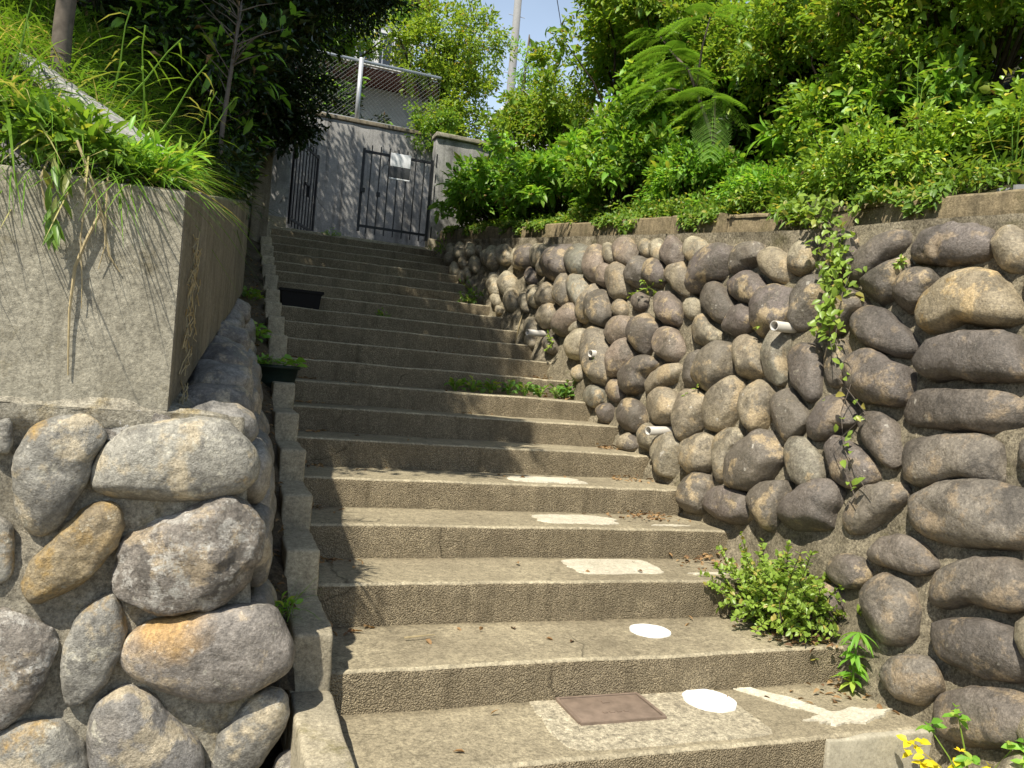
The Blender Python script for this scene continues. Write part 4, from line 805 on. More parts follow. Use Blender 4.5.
for q, y in enumerate((3.12, 3.45, 3.82, 4.18, 4.55, 4.95, 5.35, 5.8)):
    zb = 1.058 + .188 * (y - 2.62)
    side_rocks.append((-.455 + .012 * (y - 3) + gs.uniform(-.02, .02), y + gs.uniform(-.05, .05), zb - .10 + gs.uniform(-.02, .02),   .120 + gs.uniform(-.025, .02), .150 + gs.uniform(-.03, .02), .095 + gs.uniform(-.02, .02)))
    side_rocks.append((-.335 + gs.uniform(-.02, .015), y + .18, zb - .27 + gs.uniform(-.03, .03), .095, .145 + gs.uniform(-.03, .02), .105))
    if y < 4.5: side_rocks.append((-.28, y + .05, zb - .48, .08, .18, .12))
for i, (x, y, z, rx, ry, rz) in enumerate(side_rocks):
    D, F = ico(4); k = (np.abs(D) ** 2.5).sum(1, keepdims=True) ** (-1 / 2.5); V = D * k * np.array([rx, ry, rz]); V += unit(V) * np.array([nz(p, 6, i * 3.1) * .040 + nz(p, 14, i * 1.3) * .016 + nz(p, 34, i) * .006 for p in V])[:, None]
    link('boulder', mesh_np('boulder', V, F.copy(), True), M['stone_side'], lwall, (x, y, z))

# ------------------------------------------------------------------ grey concrete retaining wall above the left boulders
cw = thing('concrete_retaining_wall', 'grey cast concrete wall holding the grassy bank above the left boulders', 'retaining wall')
def block_part(name, a, b, za, zb, mat, n, thick=.18, nin=Vector((0, 1, 0)), nzv=26):
    """cast panel from a to b (xy) with sloping bottom za->.. and top"""
    V = []; F = []; m_ = nzv + 5
    out = -nin
    for i in range(n + 1):
        t = i / n; x = a[0] + (b[0] - a[0]) * t; y = a[1] + (b[1] - a[1]) * t
        z0 = za[0] + (zb[0] - za[0]) * t; z1 = za[1] + (zb[1] - za[1]) * t + nz((x, y, 0), 4) * .006
        P = [(z0 + (z1 - .012 - z0) * j / nzv, 0) for j in range(nzv + 1)] + [(z1 - .003, .004), (z1, .014), (z1, thick), (z0, thick)]
        for j, (z, dpt) in enumerate(P):
            d = dpt + (nz((x, y, z), 3.3) * .005 + nz((x, y, z), 14) * .0025 if j <= nzv + 2 else 0)
            V.append((x + nin.x * d, y + nin.y * d, z + (nz((x, y, dpt), 10) * .006 if j > nzv else 0)))
    for i in range(n):
        for j in range(m_ - 1): F.append((i * m_ + j, (i + 1) * m_ + j, (i + 1) * m_ + j + 1, i * m_ + j + 1))
    F.append(tuple(range(m_))[::-1]); F.append(tuple(n * m_ + j for j in range(m_)))
    return link(name, mesh_np(name, V, F, False), mat, cw)
block_part('front_face', (-3.2, 2.622), (-.584, 2.622), (1.05, 1.72), (1.058, 1.731), M['cast'], 70)
sd = Vector((-.335 + .582, 6.25 - 2.624, 0)).normalized()
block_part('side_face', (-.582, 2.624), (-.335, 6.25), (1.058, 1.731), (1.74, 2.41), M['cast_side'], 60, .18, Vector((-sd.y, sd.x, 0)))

# concrete kerb lying in the grass of the bank
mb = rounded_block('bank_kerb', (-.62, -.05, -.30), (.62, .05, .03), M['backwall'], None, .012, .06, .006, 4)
tag(mb, 'half buried grey concrete kerb slanting through the grass above the cast wall', 'kerb')
pa, pb = Vector((-.665, 2.94, 1.85)), Vector((-1.23, 3.54, 2.28)); dv = (pb - pa); mb.location = (pa + pb) / 2 + Vector((0, 0, .022))
mb.rotation_euler = dv.to_track_quat('X', 'Z').to_euler(); mb.scale = (dv.length / 1.24, 1, 1)
# weathered post at the top of the curb
gp = thing('concrete_post', 'short dark concrete post at the top left of the stairs beside the gate wall', 'post', (-.16, 9.9, 2.5))
rounded_block('shaft', (-.10, -.10, 0), (.10, .10, 1.18), M['cast_side'], gp, .02, .06, .008, 7)
rounded_block('cap', (-.115, -.115, 1.183), (.115, .115, 1.24), M['cast_side'], gp, .015, .05, .006, 8)

# ------------------------------------------------------------------ gate at the top
GY = 11.35
sill = rounded_block('gate_sill', (-.5, GY - .10, 2.95), (2.75, GY + .16, 3.085), M['curb'], None, .015, .08, .006, 3); tag(sill, 'low worn concrete sill under the iron gate at the top of the stairs', 'sill')
def bar_leaf(w, h, nb, right, board=False):
    """gate leaf in local x 0..w, z 0..h; returns (stile frame bmesh, bars bmesh)"""
    fr = MB(); ba = MB()
    fr.box((.018, 0, h / 2 - .02), (.036, .03, h + .12)).box((w - .018, 0, h / 2 - .02), (.036, .03, h + .12))
    fr.box((w / 2, 0, .0), (w - .072, .026, .034)).box((w / 2, 0, h), (w - .072, .026, .034))
    for k in range(1, nb + 1):
        x = w * k / (nb + 1); ba.box((x, -.0, h / 2 + .0), (.015, .015, h + .20))
    return fr, ba
gl = thing('iron_gate', 'closed black iron bar gate leaf carrying a two tone notice board', 'gate', (1.20, GY, 3.275))
fr, ba = bar_leaf(1.03, 1.06, 7, True); fr.build('frame', M['iron'], gl); ba.build('bars', M['iron'], gl)
mb = MB(); mb.box((.035, -.035, .50), (.06, .05, .06)); mb.build('latch', M['iron'], gl); mb = MB(); mb.box((.26, -.02, .475), (.05, .04, .06)); mb.build('latch', M['iron'], gl)
mb = MB(); mb.tube([(1.075, 0, -.27), (1.075, 0, 1.20)], .022, 8); mb.build('gate_post', M['iron'], gl)
sb = thing('notice_board', 'small notice board, white above and dark grey below, hung on the closed gate leaf', 'sign', (1.738, GY - .045, 3.995))
rounded_block('panel', (-.147, -.008, .185), (.147, .008, .375), M['white_board'], sb, .004, .06, 0)
rounded_block('lower_panel', (-.147, -.008, .022), (.147, .008, .182), M['dark_board'], sb, .004, .06, 0)
rounded_block('trim', (-.15, -.012, 0), (.15, .010, .020), M['white_board'], sb, .003, .06, 0)
g2 = thing('iron_gate', 'open black iron bar gate leaf swung back at the left gate post', 'gate', (.265, GY, 3.24)); g2.rotation_euler = (0, 0, math.radians(66))
fr, ba = bar_leaf(1.04, 1.12, 7, False); fr.build('frame', M['iron'], g2); ba.build('bars', M['iron'], g2)
mb = MB(); mb.box((.62, -.03, .52), (.05, .05, .16)); mb.box((.55, -.03, .6), (.2, .03, .03)); mb.build('latch', M['iron'], g2)
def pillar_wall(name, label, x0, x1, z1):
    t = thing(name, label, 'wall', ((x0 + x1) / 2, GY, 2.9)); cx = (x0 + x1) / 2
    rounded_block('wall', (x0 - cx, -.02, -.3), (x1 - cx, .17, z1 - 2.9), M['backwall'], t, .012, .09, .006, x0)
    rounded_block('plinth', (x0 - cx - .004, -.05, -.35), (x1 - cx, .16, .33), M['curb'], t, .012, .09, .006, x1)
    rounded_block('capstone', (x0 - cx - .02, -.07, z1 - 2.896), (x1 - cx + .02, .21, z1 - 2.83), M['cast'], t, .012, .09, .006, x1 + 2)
pillar_wall('gate_wall', 'stained grey wall with painted shade right of the closed gate leaf, half hidden by a bright bush', 2.245, 5.2, 4.72)
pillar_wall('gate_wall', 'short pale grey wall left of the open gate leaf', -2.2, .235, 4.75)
# grey wall across the lane with a chain link fence on it
bw = thing('lane_wall', 'tall dark stained grey wall across the lane behind the gate', 'wall', (1.5, 13.5, 3))
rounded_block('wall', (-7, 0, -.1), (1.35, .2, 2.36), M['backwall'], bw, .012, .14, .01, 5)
rounded_block('capstone', (-7.03, -.03, 2.363), (1.38, .23, 2.43), M['cast_side'], bw, .012, .14, .006, 6)
cf = thing('chain_link_fence', 'chain link fence with pale metal rails standing on the grey lane wall', 'fence', (1.37, 13.6, 5.43))
mb = MB(); mb.tube([(-7.2, 0, .02), (1.4, 0, .02)], .028, 8); mb.build('bottom_rail', M['galv'], cf, True)
mb = MB(); mb.tube([(-7.2, 0, 1.02), (1.4, 0, 1.02)], .026, 8); mb.build('top_rail', M['galv'], cf, True)
for x in (-6, -4, -2, 0): mb = MB(); mb.tube([(x, -.02, -.1), (x, -.02, 1.06)], .04, 10); mb.build('fence_post', M['galv'], cf, True)
mb = MB(); st = .075
for k in range(-14, 130):
    for s in (-1, 1):
        x0 = -7.2 + k * st; q0, q1 = 0.0, 1.0       # wire runs 1 m sideways over 1 m of height, cut at the fence ends
        if s > 0: lo_, hi_ = max(0.0, -4.2 - x0), min(1.0, 1.4 - x0)
        else: lo_, hi_ = max(0.0, x0 + 1.0 - 1.4), min(1.0, x0 + 1.0 + 4.2)
        if hi_ - lo_ < .02: continue
        X_ = (lambda q: x0 + q) if s > 0 else (lambda q: x0 + 1.0 - q)
        mb.tube([(X_(lo_), .004 * s, .02 + lo_ * .98), (X_(hi_), .004 * s, .02 + hi_ * .98)], .0024, 3, False)
mb.build('mesh_wire', M['wire'], cf)

# ------------------------------------------------------------------ houses, pole and cable behind
hs = thing('house', 'white house with red brown eave seen through the trees above the fence', 'house', (2.2, 18.2, 3))
mb = MB(); mb.box((-1.2, 2.4, 2.35), (5.2, 4.6, 4.7)); mb.build('wall', M['house_grey'], hs)
mb = MB(); mb.box((-1.2, 2.1, 4.80), (5.8, 5.4, .16)); mb.build('eave', M['roof_red'], hs)
mb = MB(); mb.box((-1.2, -.64, 4.93), (5.86, .10, .07)); mb.build('gutter', M['house_white'], hs)
mb = MB(); mb.box((-1.0, 3.0, 6.0), (4.4, 3.6, 2.3)); mb.build('upper_wall', M['house_white'], hs)
for x in (-1.9, -.2, .7): mb = MB(); mb.box((x, 1.19, 5.9), (.7, .04, 1.1)); w_ = mb.build('window', M['glass'], hs); mb = MB(); mb.box((x, 1.16, 5.33), (.8, .08, .06)).box((x, 1.165, 5.9), (.04, .05, 1.1)); mb.build('window_frame', M['house_white'], w_)
mb = MB(); mb.box((-1.0, 3.0, 7.25), (5.0, 4.2, .18)); mb.build('roof', M['roof_red'], hs)
mb = MB(); mb.tube([(-4, -.3, 5.75), (1.6, -.3, 5.75)], .03, 6)
for k in range(29): mb.tube([(-4 + k * .2, -.3, 4.97), (-4 + k * .2, -.3, 5.75)], .012, 4)
mb.build('balcony_rail', M['galv'], hs)
h2 = thing('house', 'beige house glimpsed through gaps in the right hand shrubs', 'house', (8.6, 17, 1.6))
mb = MB(); mb.box((0, 2, 2.2), (5, 4, 4.4)); mb.build('wall', M['house_beige'], h2)
mb = MB(); mb.add([(-2.9, -.5, 4.4), (2.9, -.5, 4.4), (2.9, 4.5, 4.4), (-2.9, 4.5, 4.4), (-2.9, 2, 5.6), (2.9, 2, 5.6)], [(0, 1, 5, 4), (2, 3, 4, 5), (0, 4, 3), (1, 2, 5), (0, 3, 2, 1)]); mb.build('roof', M['house_grey'], h2)
mb = MB(); mb.box((-.8, -.02, 2.3), (1.2, .06, 1.1)); mb.build('window', M['glass'], h2)
h3 = thing('house', 'distant white flat roofed building low on the skyline beside the pole', 'house', (16.9, 42, 2.55))
mb = MB(); mb.box((0, 3, 7.4), (5.2, 6, 14.8)); mb.build('wall', M['house_white'], h3)
mb = MB(); mb.box((0, 3, 15.0), (5.6, 6.4, .36)); mb.build('parapet', M['house_white'], h3)
for k in range(4): mb = MB(); mb.box((-1.9 + k * 1.25, -.03, 13.2), (.8, .08, 1.2)); mb.build('window', M['glass'], h3)
an = thing('roof_aerial', 'thin television aerial standing on the distant white roof', 'aerial', (16.0, 43, 17.7))
mb = MB(); mb.tube([(0, 0, 0), (0, 0, 2.2)], .035, 6); mb.build('mast', M['galv'], an)
mb = MB(); mb.box((0, 0, 2.0), (1.5, .04, .04))
for k in range(7): mb.box((-.7 + k * .23, 0, 2.0), (.03, .6, .03))
mb.build('aerial_rods', M['galv'], an)
up = thing('utility_pole', 'tall grey concrete utility pole rising behind the gate against the sky', 'utility pole', (8.175, 26, 2.9))
mb = MB(); mb.tube([(0, 0, 0), (0, 0, 7), (0, 0, 14)], [.155, .145, .12], 16); mb.build('pole', M['pole'], up, True)
for k in range(10): mb = MB(); mb.tube([(-.3, 0, 3 + k), (.3, 0, 3 + k)], .012, 5); mb.build('step_bolt', M['galv'], up)
mb = MB(); mb.box((0, 0, 13.2), (1.8, .1, .1)); mb.build('crossarm', M['galv'], up)
mb = MB(); pts = [(12.1, 30.6, 14.1), (11.83, 30, 14.53), (9.9, 26, 13.45), (8.07, 22, 12.73), (5.2, 16, 12.2), (-1, 3, 12.5)]
mb.tube([(15, 43.5, 18.2), (11.83, 30, 14.53), (8.07, 22, 12.73), (4.0, 13, 11.9), (-4, -4, 12.6)], .014, 5); tag(mb.build('overhead_cable', M['cable'], None), 'single black overhead cable crossing the sky right of the pole', 'cable')

# corrugated sheet at the near end of the right bank
mb = MB(); V = []; n_ = 60
for k in range(n_ + 1):
    t = k / n_; V += [(0 + .016 * math.sin(t * 2 * math.pi * 9), t * .75, 0), (0 + .016 * math.sin(t * 2 * math.pi * 9), t * .75, .25), (.006 + .016 * math.sin(t * 2 * math.pi * 9), t * .75, .25), (.006 + .016 * math.sin(t * 2 * math.pi * 9), t * .75, 0)]
F = [(4 * k + j, 4 * k + (j + 1) % 4, 4 * k + 4 + (j + 1) % 4, 4 * k + 4 + j) for k in range(n_) for j in range(4)] + [(0, 3, 2, 1), (4 * n_, 4 * n_ + 1, 4 * n_ + 2, 4 * n_ + 3)]
mb.add(V, F); o = mb.build('corrugated_sheet', M['pole'], None); o.location = (3.03, 2.08, 2.12); tag(o, 'corrugated metal sheet edging the bank at the far right', 'metal sheet')
# leaning stick
mb = MB(); mb.tube([(2.29, 7.42, 1.60), (2.33, 7.44, 1.84), (2.395, 7.45, 2.07)], [.007, .006, .004], 6); tag(mb.build('stick', M['straw'], None, True), 'thin dry stick leaning on the boulder wall part way up the stairs', 'stick')

# planters
pb_ = thing('planter_box', 'long black plastic planter box standing on an upper step by the curb', 'planter', (.20, 7.62, 1.757))
mb = MB()
def tray(mb, a, b, h, t, wall=.008):
    o_ = [(-a, -b), (a, -b), (a, b), (-a, b)]; k = .9
    V = [(x * k, y * k, 0) for x, y in o_] + [(x, y, h) for x, y in o_] + [(x * (1 - wall / a), y * (1 - wall / b), h) for x, y in o_] + [(x * k * .96, y * k * .93, h - t) for x, y in o_]
    F = [(3, 2, 1, 0)] + [(r * 4 + i, r * 4 + (i + 1) % 4, r * 4 + 4 + (i + 1) % 4, r * 4 + 4 + i) for r in range(3) for i in range(4)] + [(12, 13, 14, 15)]
    mb.add(V, F)
tray(mb, .185, .085, .165, .03); mb.build('tub', M['black_plastic'], pb_)
mb = MB(); mb.box((0, -.09, .155), (.40, .014, .024)).box((0, .09, .155), (.40, .014, .024)).box((-.194, 0, .155), (.012, .166, .024)).box((.194, 0, .155), (.012, .166, .024)); mb.build('rim', M['black_plastic'], pb_)
mb = MB(); mb.box((0, 0, .13), (.33, .14, .012)); mb.build('soil', M['soil'], pb_)
gp2 = thing('plant_pot', 'wide dark green pot with a leafy plant standing on the curb', 'plant pot', (-.125, 5.36, 1.06))
D = []; n = 28
for r, z in ((.125, 0), (.145, .06), (.160, .135), (.174, .135), (.174, .158), (.158, .158), (.15, .13)):
    for j in range(n): a = 2 * math.pi * j / n; D.append((r * math.cos(a), r * math.sin(a), z))
F = [(i * n + j, i * n + (j + 1) % n, (i + 1) * n + (j + 1) % n, (i + 1) * n + j) for i in range(6) for j in range(n)] + [tuple(range(n))[::-1]]
link('pot', mesh_np('pot', D, F, True), M['green_plastic'], gp2)
mb = MB(); mb.add([(.152 * math.cos(2 * math.pi * j / n), .152 * math.sin(2 * math.pi * j / n), .132) for j in range(n)], [tuple(range(n))]); mb.build('soil', M['soil'], gp2)
g = np.random.default_rng(3); n = 46; an_ = g.random(n) * 6.28; rr = .05 + .12 * g.random(n)
P = np.stack([np.cos(an_) * rr, np.sin(an_) * rr, .14 + .07 * g.random(n)], 1); A = np.stack([np.cos(an_), np.sin(an_), .1 * np.ones(n)], 1)
leaf_obj('foliage', P, A, np.array([0, 0, 1]) + g.normal(size=(n, 3)) * .3, .075, .06, M['lf_bright'], gp2)

# ------------------------------------------------------------------ plants on the right bank
def red_tips(mat, n, L, W):
    def f(t, C, g):
        c = C[g.integers(0, len(C), n)] + g.normal(size=(n, 3)) * .06
        leaf_obj('young_leaf', c, g.normal(size=(n, 3)) + np.array([0, 0, .6]), g.normal(size=(n, 3)) * .5 + np.array([0, 0, 1]), L, W, M[mat], t, simple=True)
    return f
shrub('azalea_bush', 'rounded glossy azalea bush spilling over the coping above the right wall', 'bush', (3.30, 3.86, 2.42), (3.28, 3.84, 2.68), (.42, .58, .34), 120, 12000, .11, 0.0357, 0.0195, 'lf_azalea', 21, r0=.012, shell=.6)
shrub('azalea_bush', 'smaller azalea bush at the far right behind the corrugated sheet', 'bush', (3.55, 3.0, 2.5), (3.55, 3.05, 2.75), (.36, .42, .30), 70, 5000, .11, 0.044, 0.024, 'lf_azalea', 22, r0=.012, shell=.6)
shrub('yellow_green_shrub', 'tall yellow green shrub filling the top right corner of the bank', 'shrub', (4.25, 4.0, 3.2), (3.95, 4.0, 3.85), (.80, .95, .70), 190, 23800, .16, 0.0429, 0.0234, 'lf_yellowgreen', 23, 22, .02, shell=.55)
shrub('yellow_green_shrub', 'yellow green shrub with dark gaps above the azalea bush', 'shrub', (4.2, 5.35, 3.3), (4.0, 5.3, 4.15), (.80, .90, .75), 170, 22100, .16, 0.0429, 0.0234, 'lf_yellowgreen', 24, 20, .02, shell=.6)
shrub('yellow_green_shrub', 'yellow green leafy tree top left of the silk tree against the sky', 'shrub', (3.7, 7.9, 3.5), (3.65, 7.7, 5.05), (.85, 1.1, .95), 180, 22100, .19, 0.0585, 0.0312, 'lf_yellowgreen', 25, 22, .025, shell=.5)
shrub('mixed_shrub', 'small leaved light green shrub between the sky and the grey gate wall', 'shrub', (3.3, 9.6, 3.3), (3.15, 9.5, 4.45), (.55, 1.0, .62), 120, 12150, .17, 0.0510, 0.0272, 'lf_yellowgreen', 26, 18, .018, shell=.5)
shrub('leafy_bush', 'bright green bush hanging over the wall top in front of the gate wall', 'bush', (3.0, 10.2, 3.3), (2.80, 10.0, 3.66), (.5, .95, .52), 90, 8775, .15, 0.0723, 0.0374, 'lf_bright', 27, 14, .012, simple=False, shell=.6)
shrub('leafy_bush', 'bright green bush on the coping right of the gate wall bush', 'bush', (3.05, 8.55, 3.15), (2.92, 8.4, 3.45), (.45, .85, .52), 80, 8100, .14, 0.0680, 0.0357, 'lf_bright', 28, 14, .012, simple=False, shell=.6)
shrub('leafy_bush', 'deep green bush below the silk tree leaning over the coping', 'bush', (3.2, 7.0, 3.0), (3.05, 6.95, 3.3), (.48, .72, .62), 90, 8775, .14, 0.0638, 0.0306, 'lf_mid', 29, 14, .012, simple=False, shell=.6)
shrub('dark_shrub', 'dark green shrub behind the left fronds of the silk tree', 'shrub', (3.9, 7.3, 3.4), (3.85, 7.3, 3.95), (.7, .9, .8), 100, 8000, .17, 0.08, 0.042, 'lf_mid', 30, 16, .018, shell=.5)
shrub('dark_shrub', 'dark hollow shrub behind the right fronds of the silk tree', 'shrub', (4.4, 6.3, 3.4), (4.4, 6.2, 3.9), (.7, .9, .8), 90, 7000, .17, 0.075, 0.038, 'lf_dark', 31, 16, .018, shell=.5)
shrub('dark_shrub', 'dark shrub on the bank behind the rounded azalea bush', 'shrub', (4.2, 4.6, 3.05), (3.9, 4.6, 3.2), (.5, .9, .38), 80, 6500, .15, 0.07, 0.034, 'lf_mid', 32, 16, .018, shell=.5)
for i, (x, y, z, r, lab) in enumerate(((6.3, 4.2, 5.0, 1.3, 'broad dark tree at the back of the right bank behind the corner shrub'), (6.0, 6.6, 5.4, 1.3, 'broad dark tree at the back of the right bank behind the silk tree'), (5.6, 9.2, 5.3, 1.2, 'dark tree at the back of the right bank nearest the beige house'))):
    shrub('bank_tree', lab, 'tree', (x, y, bank_right(x, y) - .1), (x, y, z), (r, r * 1.1, r * .9), 130, 11000, .3, .12, .06, 'lf_mid', 40 + i, 18, .05, shell=.45, foliage='crown')

def silk_tree():
    g = np.random.default_rng(9); base = np.array([3.45, 5.75, 2.95])
    t = thing('silk_tree', 'young silk tree with feathery fern like fronds leaning out from the right bank', 'tree', base)
    hubs = [np.array([3.12, 5.5, 3.68]), np.array([3.22, 6.1, 4.12]), np.array([3.3, 6.55, 4.45]), np.array([3.35, 6.9, 4.75]), np.array([3.15, 6.55, 4.05]), np.array([3.3, 5.95, 4.55])]
    mb = MB()
    mb.tube([(0, 0, 0), Vector(hubs[0] - base) * .55 + Vector((.04, .1, 0)), Vector(hubs[0] - base)], [.017, .012, .007], 7)
    mb.tube([(0, 0, 0), Vector(hubs[1] - base) * .55 + Vector((.1, .05, 0)), Vector(hubs[1] - base), Vector(hubs[2] - base), Vector(hubs[3] - base)], [.022, .018, .013, .010, .006], 7)
    for h_ in (4, 5): mb.tube([Vector(hubs[1] - base) * .8, Vector(hubs[1] - base) * .4 + Vector(hubs[h_] - base) * .55, Vector(hubs[h_] - base)], [.012, .009, .006], 6)
    mb.build('trunk', M['bark'], t, True)
    # towards-viewer basis: right, up and out of the bank
    R_ = np.array([.80, -.60, 0]); O_ = np.array([-.60, -.80, 0]); U_ = np.array([0, 0, 1.0])
    specs = [(0, -88, .36), (0, -35, .34), (0, 18, .30), (0, -8, .30), (0, 168, .34), (0, 205, .38), (0, 150, .28), (0, -140, .22),
             (1, -15, .32), (1, -50, .30), (1, 195, .40), (1, 225, .38), (1, 170, .36), (1, 20, .28),
             (2, -20, .34), (2, 10, .32), (2, 190, .42), (2, 215, .38), (2, 165, .38), (2, 60, .25),
             (1, 185, .42), (1, 150, .36), (2, 178, .40), (2, 200, .44), (2, 35, .3), (4, 200, .36), (4, 230, .34), (4, 170, .36), (4, 150, .3), (4, -40, .28), (5, 0, .34), (5, 25, .32), (5, -25, .36), (5, 170, .36), (5, 140, .3), (5, 200, .34), (3, 0, .34), (3, 180, .38), (3, 205, .36), (3, -25, .34), (3, 150, .3)]
    for (h, ang, Lf) in specs:
        Lf *= (1.12 if h == 0 else 1.05) * (.85 + .3 * g.random())
        a = math.radians(ang + g.normal() * 6); d0 = R_ * math.cos(a) + U_ * math.sin(a) * .75 + O_ * (.55 + .2 * g.random())
        d0 /= np.linalg.norm(d0); H = hubs[h] - base + g.normal(size=3) * .03
        side = np.cross(d0, U_); side /= np.linalg.norm(side)
        nrm = np.cross(side, d0)
        pts = [H + d0 * Lf * s - U_ * Lf * .48 * s * s for s in np.linspace(0, 1, 9)]
        P = []; A = []; N = []; LL = []; WW = []
        npin = 13
        for k in range(npin):
            s = .16 + .84 * k / (npin - 1); c = H + d0 * Lf * s - U_ * Lf * .48 * s * s
            lp = Lf * .40 * math.sin(math.pi * (.22 + .68 * s)) ** .8
            for sg in (-1, 1):
                pd = side * sg * .9 + d0 * .45 - U_ * .12; pd /= np.linalg.norm(pd)
                pn = np.cross(pd, side * sg); 
                ls = 16
                for q in range(ls):
                    u = (q + .6) / ls; pc = c + pd * lp * u - U_ * lp * .35 * u * u
                    across = np.cross(pd, nrm); across /= np.linalg.norm(across)
                    for s2 in (-1, 1):
                        P.append(pc); A.append(across * s2 + pd * .45); N.append(nrm + g.normal(size=3) * .08); LL.append(.019 * Lf / .34 * (1 - .3 * u)); WW.append(.0068)
        fr_ = leaf_obj('frond', np.array(P), np.array(A), np.array(N), np.array(LL), np.array(WW), M['lf_silk'], t, .05, .05, True)
        mb = MB(); mb.tube(pts, [.0035] * 4 + [.0022] * 5, 4, False); mb.build('leaf_stalk', M['lf_mid'], fr_)
silk_tree()

def stem_plant(name, label, cat, base, stalks, mat, seed, leaf=(.12, .018), per=9, droop=.35, mode='alt', bark='lf_mid', group=None):
    """upright stalks with lance leaves; stalks = list of (dx,dy,h)"""
    g = np.random.default_rng(seed); t = thing(name, label, cat, base, group)
    P = []; A = []; N = []; LL = []; mb = MB()
    for (dx, dy, h) in stalks:
        pts = [np.array([dx * s + .02 * math.sin(5 * s), dy * s, h * s]) for s in np.linspace(0, 1, 7)]
        mb.tube([tuple(p) for p in pts], [.004] * 4 + [.0025] * 3, 5)
        for k in range(per):
            s = .35 + .65 * (k + g.random() * .5) / per; c = np.array([dx * s + .02 * math.sin(5 * s), dy * s, h * s]); a = g.random() * 6.28
            P.append(c); A.append([math.cos(a), math.sin(a), .35 + .3 * g.random()]); N.append([-.3 * math.cos(a), -.3 * math.sin(a), 1]); LL.append(leaf[0] * (.6 + .7 * g.random()))
    mb.build('stalk', M[bark], t)
    leaf_obj('foliage', P, A, N, np.array(LL), leaf[1], M[mat], t, .2, droop)
    return t
stem_plant('bamboo_grass', 'tall bamboo grass sprig with lance leaves rising above the azalea bush', 'bamboo grass', (3.30, 3.62, 2.6), [(-.02, -.02, .78), (.1, .05, .62)], 'lf_bamboo', 60, (.16, .016), 9)
stem_plant('bamboo_grass', 'long bladed bamboo grass at the right edge beside the corrugated sheet', 'bamboo grass', (3.12, 2.85, 2.3), [(-.05, -.1, .5), (.1, -.05, .6), (-.02, .1, .42), (.15, .1, .55)], 'lf_bamboo', 61, (.22, .011), 9, .6)
stem_plant('bamboo_grass', 'pale arching sprig with narrow leaves left of the azalea bush', 'bamboo grass', (3.05, 4.55, 2.5), [(-.16, -.25, .30), (-.05, .1, .25)], 'lf_bamboo', 62, (.13, .013), 10, .4)
for k, (y, x, nn, lab) in enumerate(((4.75, 2.98, 900, 'pale small leaved weeds on the coping left of the azalea bush'), (5.7, 3.02, 600, 'weeds on the coping right below the silk tree'), (6.35, 2.98, 420, 'weeds trailing over the tan coping below the deep green bush'), (7.7, 2.95, 500, 'yellowish weeds on the coping between the two right bank bushes'), (3.15, 3.08, 420, 'weeds on the coping under the corrugated sheet'))):
    z = wall_top(y) + .17
    shrub('weed_patch', lab, 'weeds', (x, y, z - .05), (x + .02, y, z + .06), (.24, .46, .16), 70, nn * 2, .08, .042, .021, 'lf_cover', 70 + k, 20, .003, 'lf_mid', shell=.3, flat=True)
shrub('trailing_weed', 'sprays of weed hanging over the tan coping below the silk tree', 'weeds', (2.86, 5.05, 2.60), (2.78, 5.05, 2.48), (.07, .20, .15), 18, 130, .07, .05, .024, 'lf_cover', 80, 14, .003, 'lf_mid', shell=.2, flat=False)
shrub('trailing_weed', 'dark sprays hanging over the coping at the deep green bush', 'weeds', (2.92, 6.3, 2.70), (2.82, 6.3, 2.6), (.08, .25, .14), 20, 180, .08, .055, .026, 'lf_bright', 81, 14, .003, 'lf_mid', shell=.2, flat=False)
shrub('trailing_weed', 'light green sprig hanging below the azalea bush onto the boulders', 'weeds', (2.98, 3.95, 2.5), (2.84, 3.92, 2.40), (.09, .16, .14), 20, 170, .07, .05, .022, 'lf_yellowgreen', 82, 12, .003, 'lf_mid', shell=.2, flat=False)
# ground cover on the right bank
g = np.random.default_rng(77); n = 16000
yy = .5 + 10.5 * g.random(n); ee = np.array([wall_x(y, wall_top(y)) + .2 for y in yy]); xx = ee + 3.2 * g.random(n) ** 1.6
P = np.stack([xx, yy, np.array([bank_right(x, y) for x, y in zip(xx, yy)]) + .10 * g.random(n) ** 1.5], 1)
kind(leaf_obj('ground_cover', P, g.normal(size=(n, 3)) + np.array([-.5, -.3, .5]), g.normal(size=(n, 3)) * .4 + np.array([0, 0, 1]), .03 + .05 * g.random(n), .015 + .022 * g.random(n), M['lf_cover'], None, .2, .2, True), 'stuff', 'low leafy undergrowth over the right bank')

g = np.random.default_rng(78); n = 9000
yy = 2.0 + 9.0 * g.random(n); ok = np.array([noise.noise(Vector((y * 1.7, 3, 1))) + .5 * noise.noise(Vector((y * 5, 1, 2))) for y in yy]) > .02 ; yy = yy[ok]; n = len(yy)
dr = g.random(n) ** 1.6; hh = np.array([.5 + .8 * noise.noise(Vector((y * 3.1, 7, 2))) for y in yy])
xx = np.array([wall_x(y, wall_top(y)) for y in yy]) + .12 - .10 * np.minimum(1, dr * 2) + .02 * g.normal(size=n)
P = np.stack([xx, yy, np.array([wall_top(y) for y in yy]) + .21 - dr * .22 * np.clip(hh, .1, 1.2)], 1)
kind(leaf_obj('draping_weeds', P, g.normal(size=(n, 3)) * .7 + np.array([-.6, -.3, -.25]), g.normal(size=(n, 3)) * .4 + np.array([-.5, -.3, .8]), .03 + .035 * g.random(n), .014 + .016 * g.random(n), M['lf_cover'], None, .2, .2), 'stuff', 'small weeds draping over the tan coping')

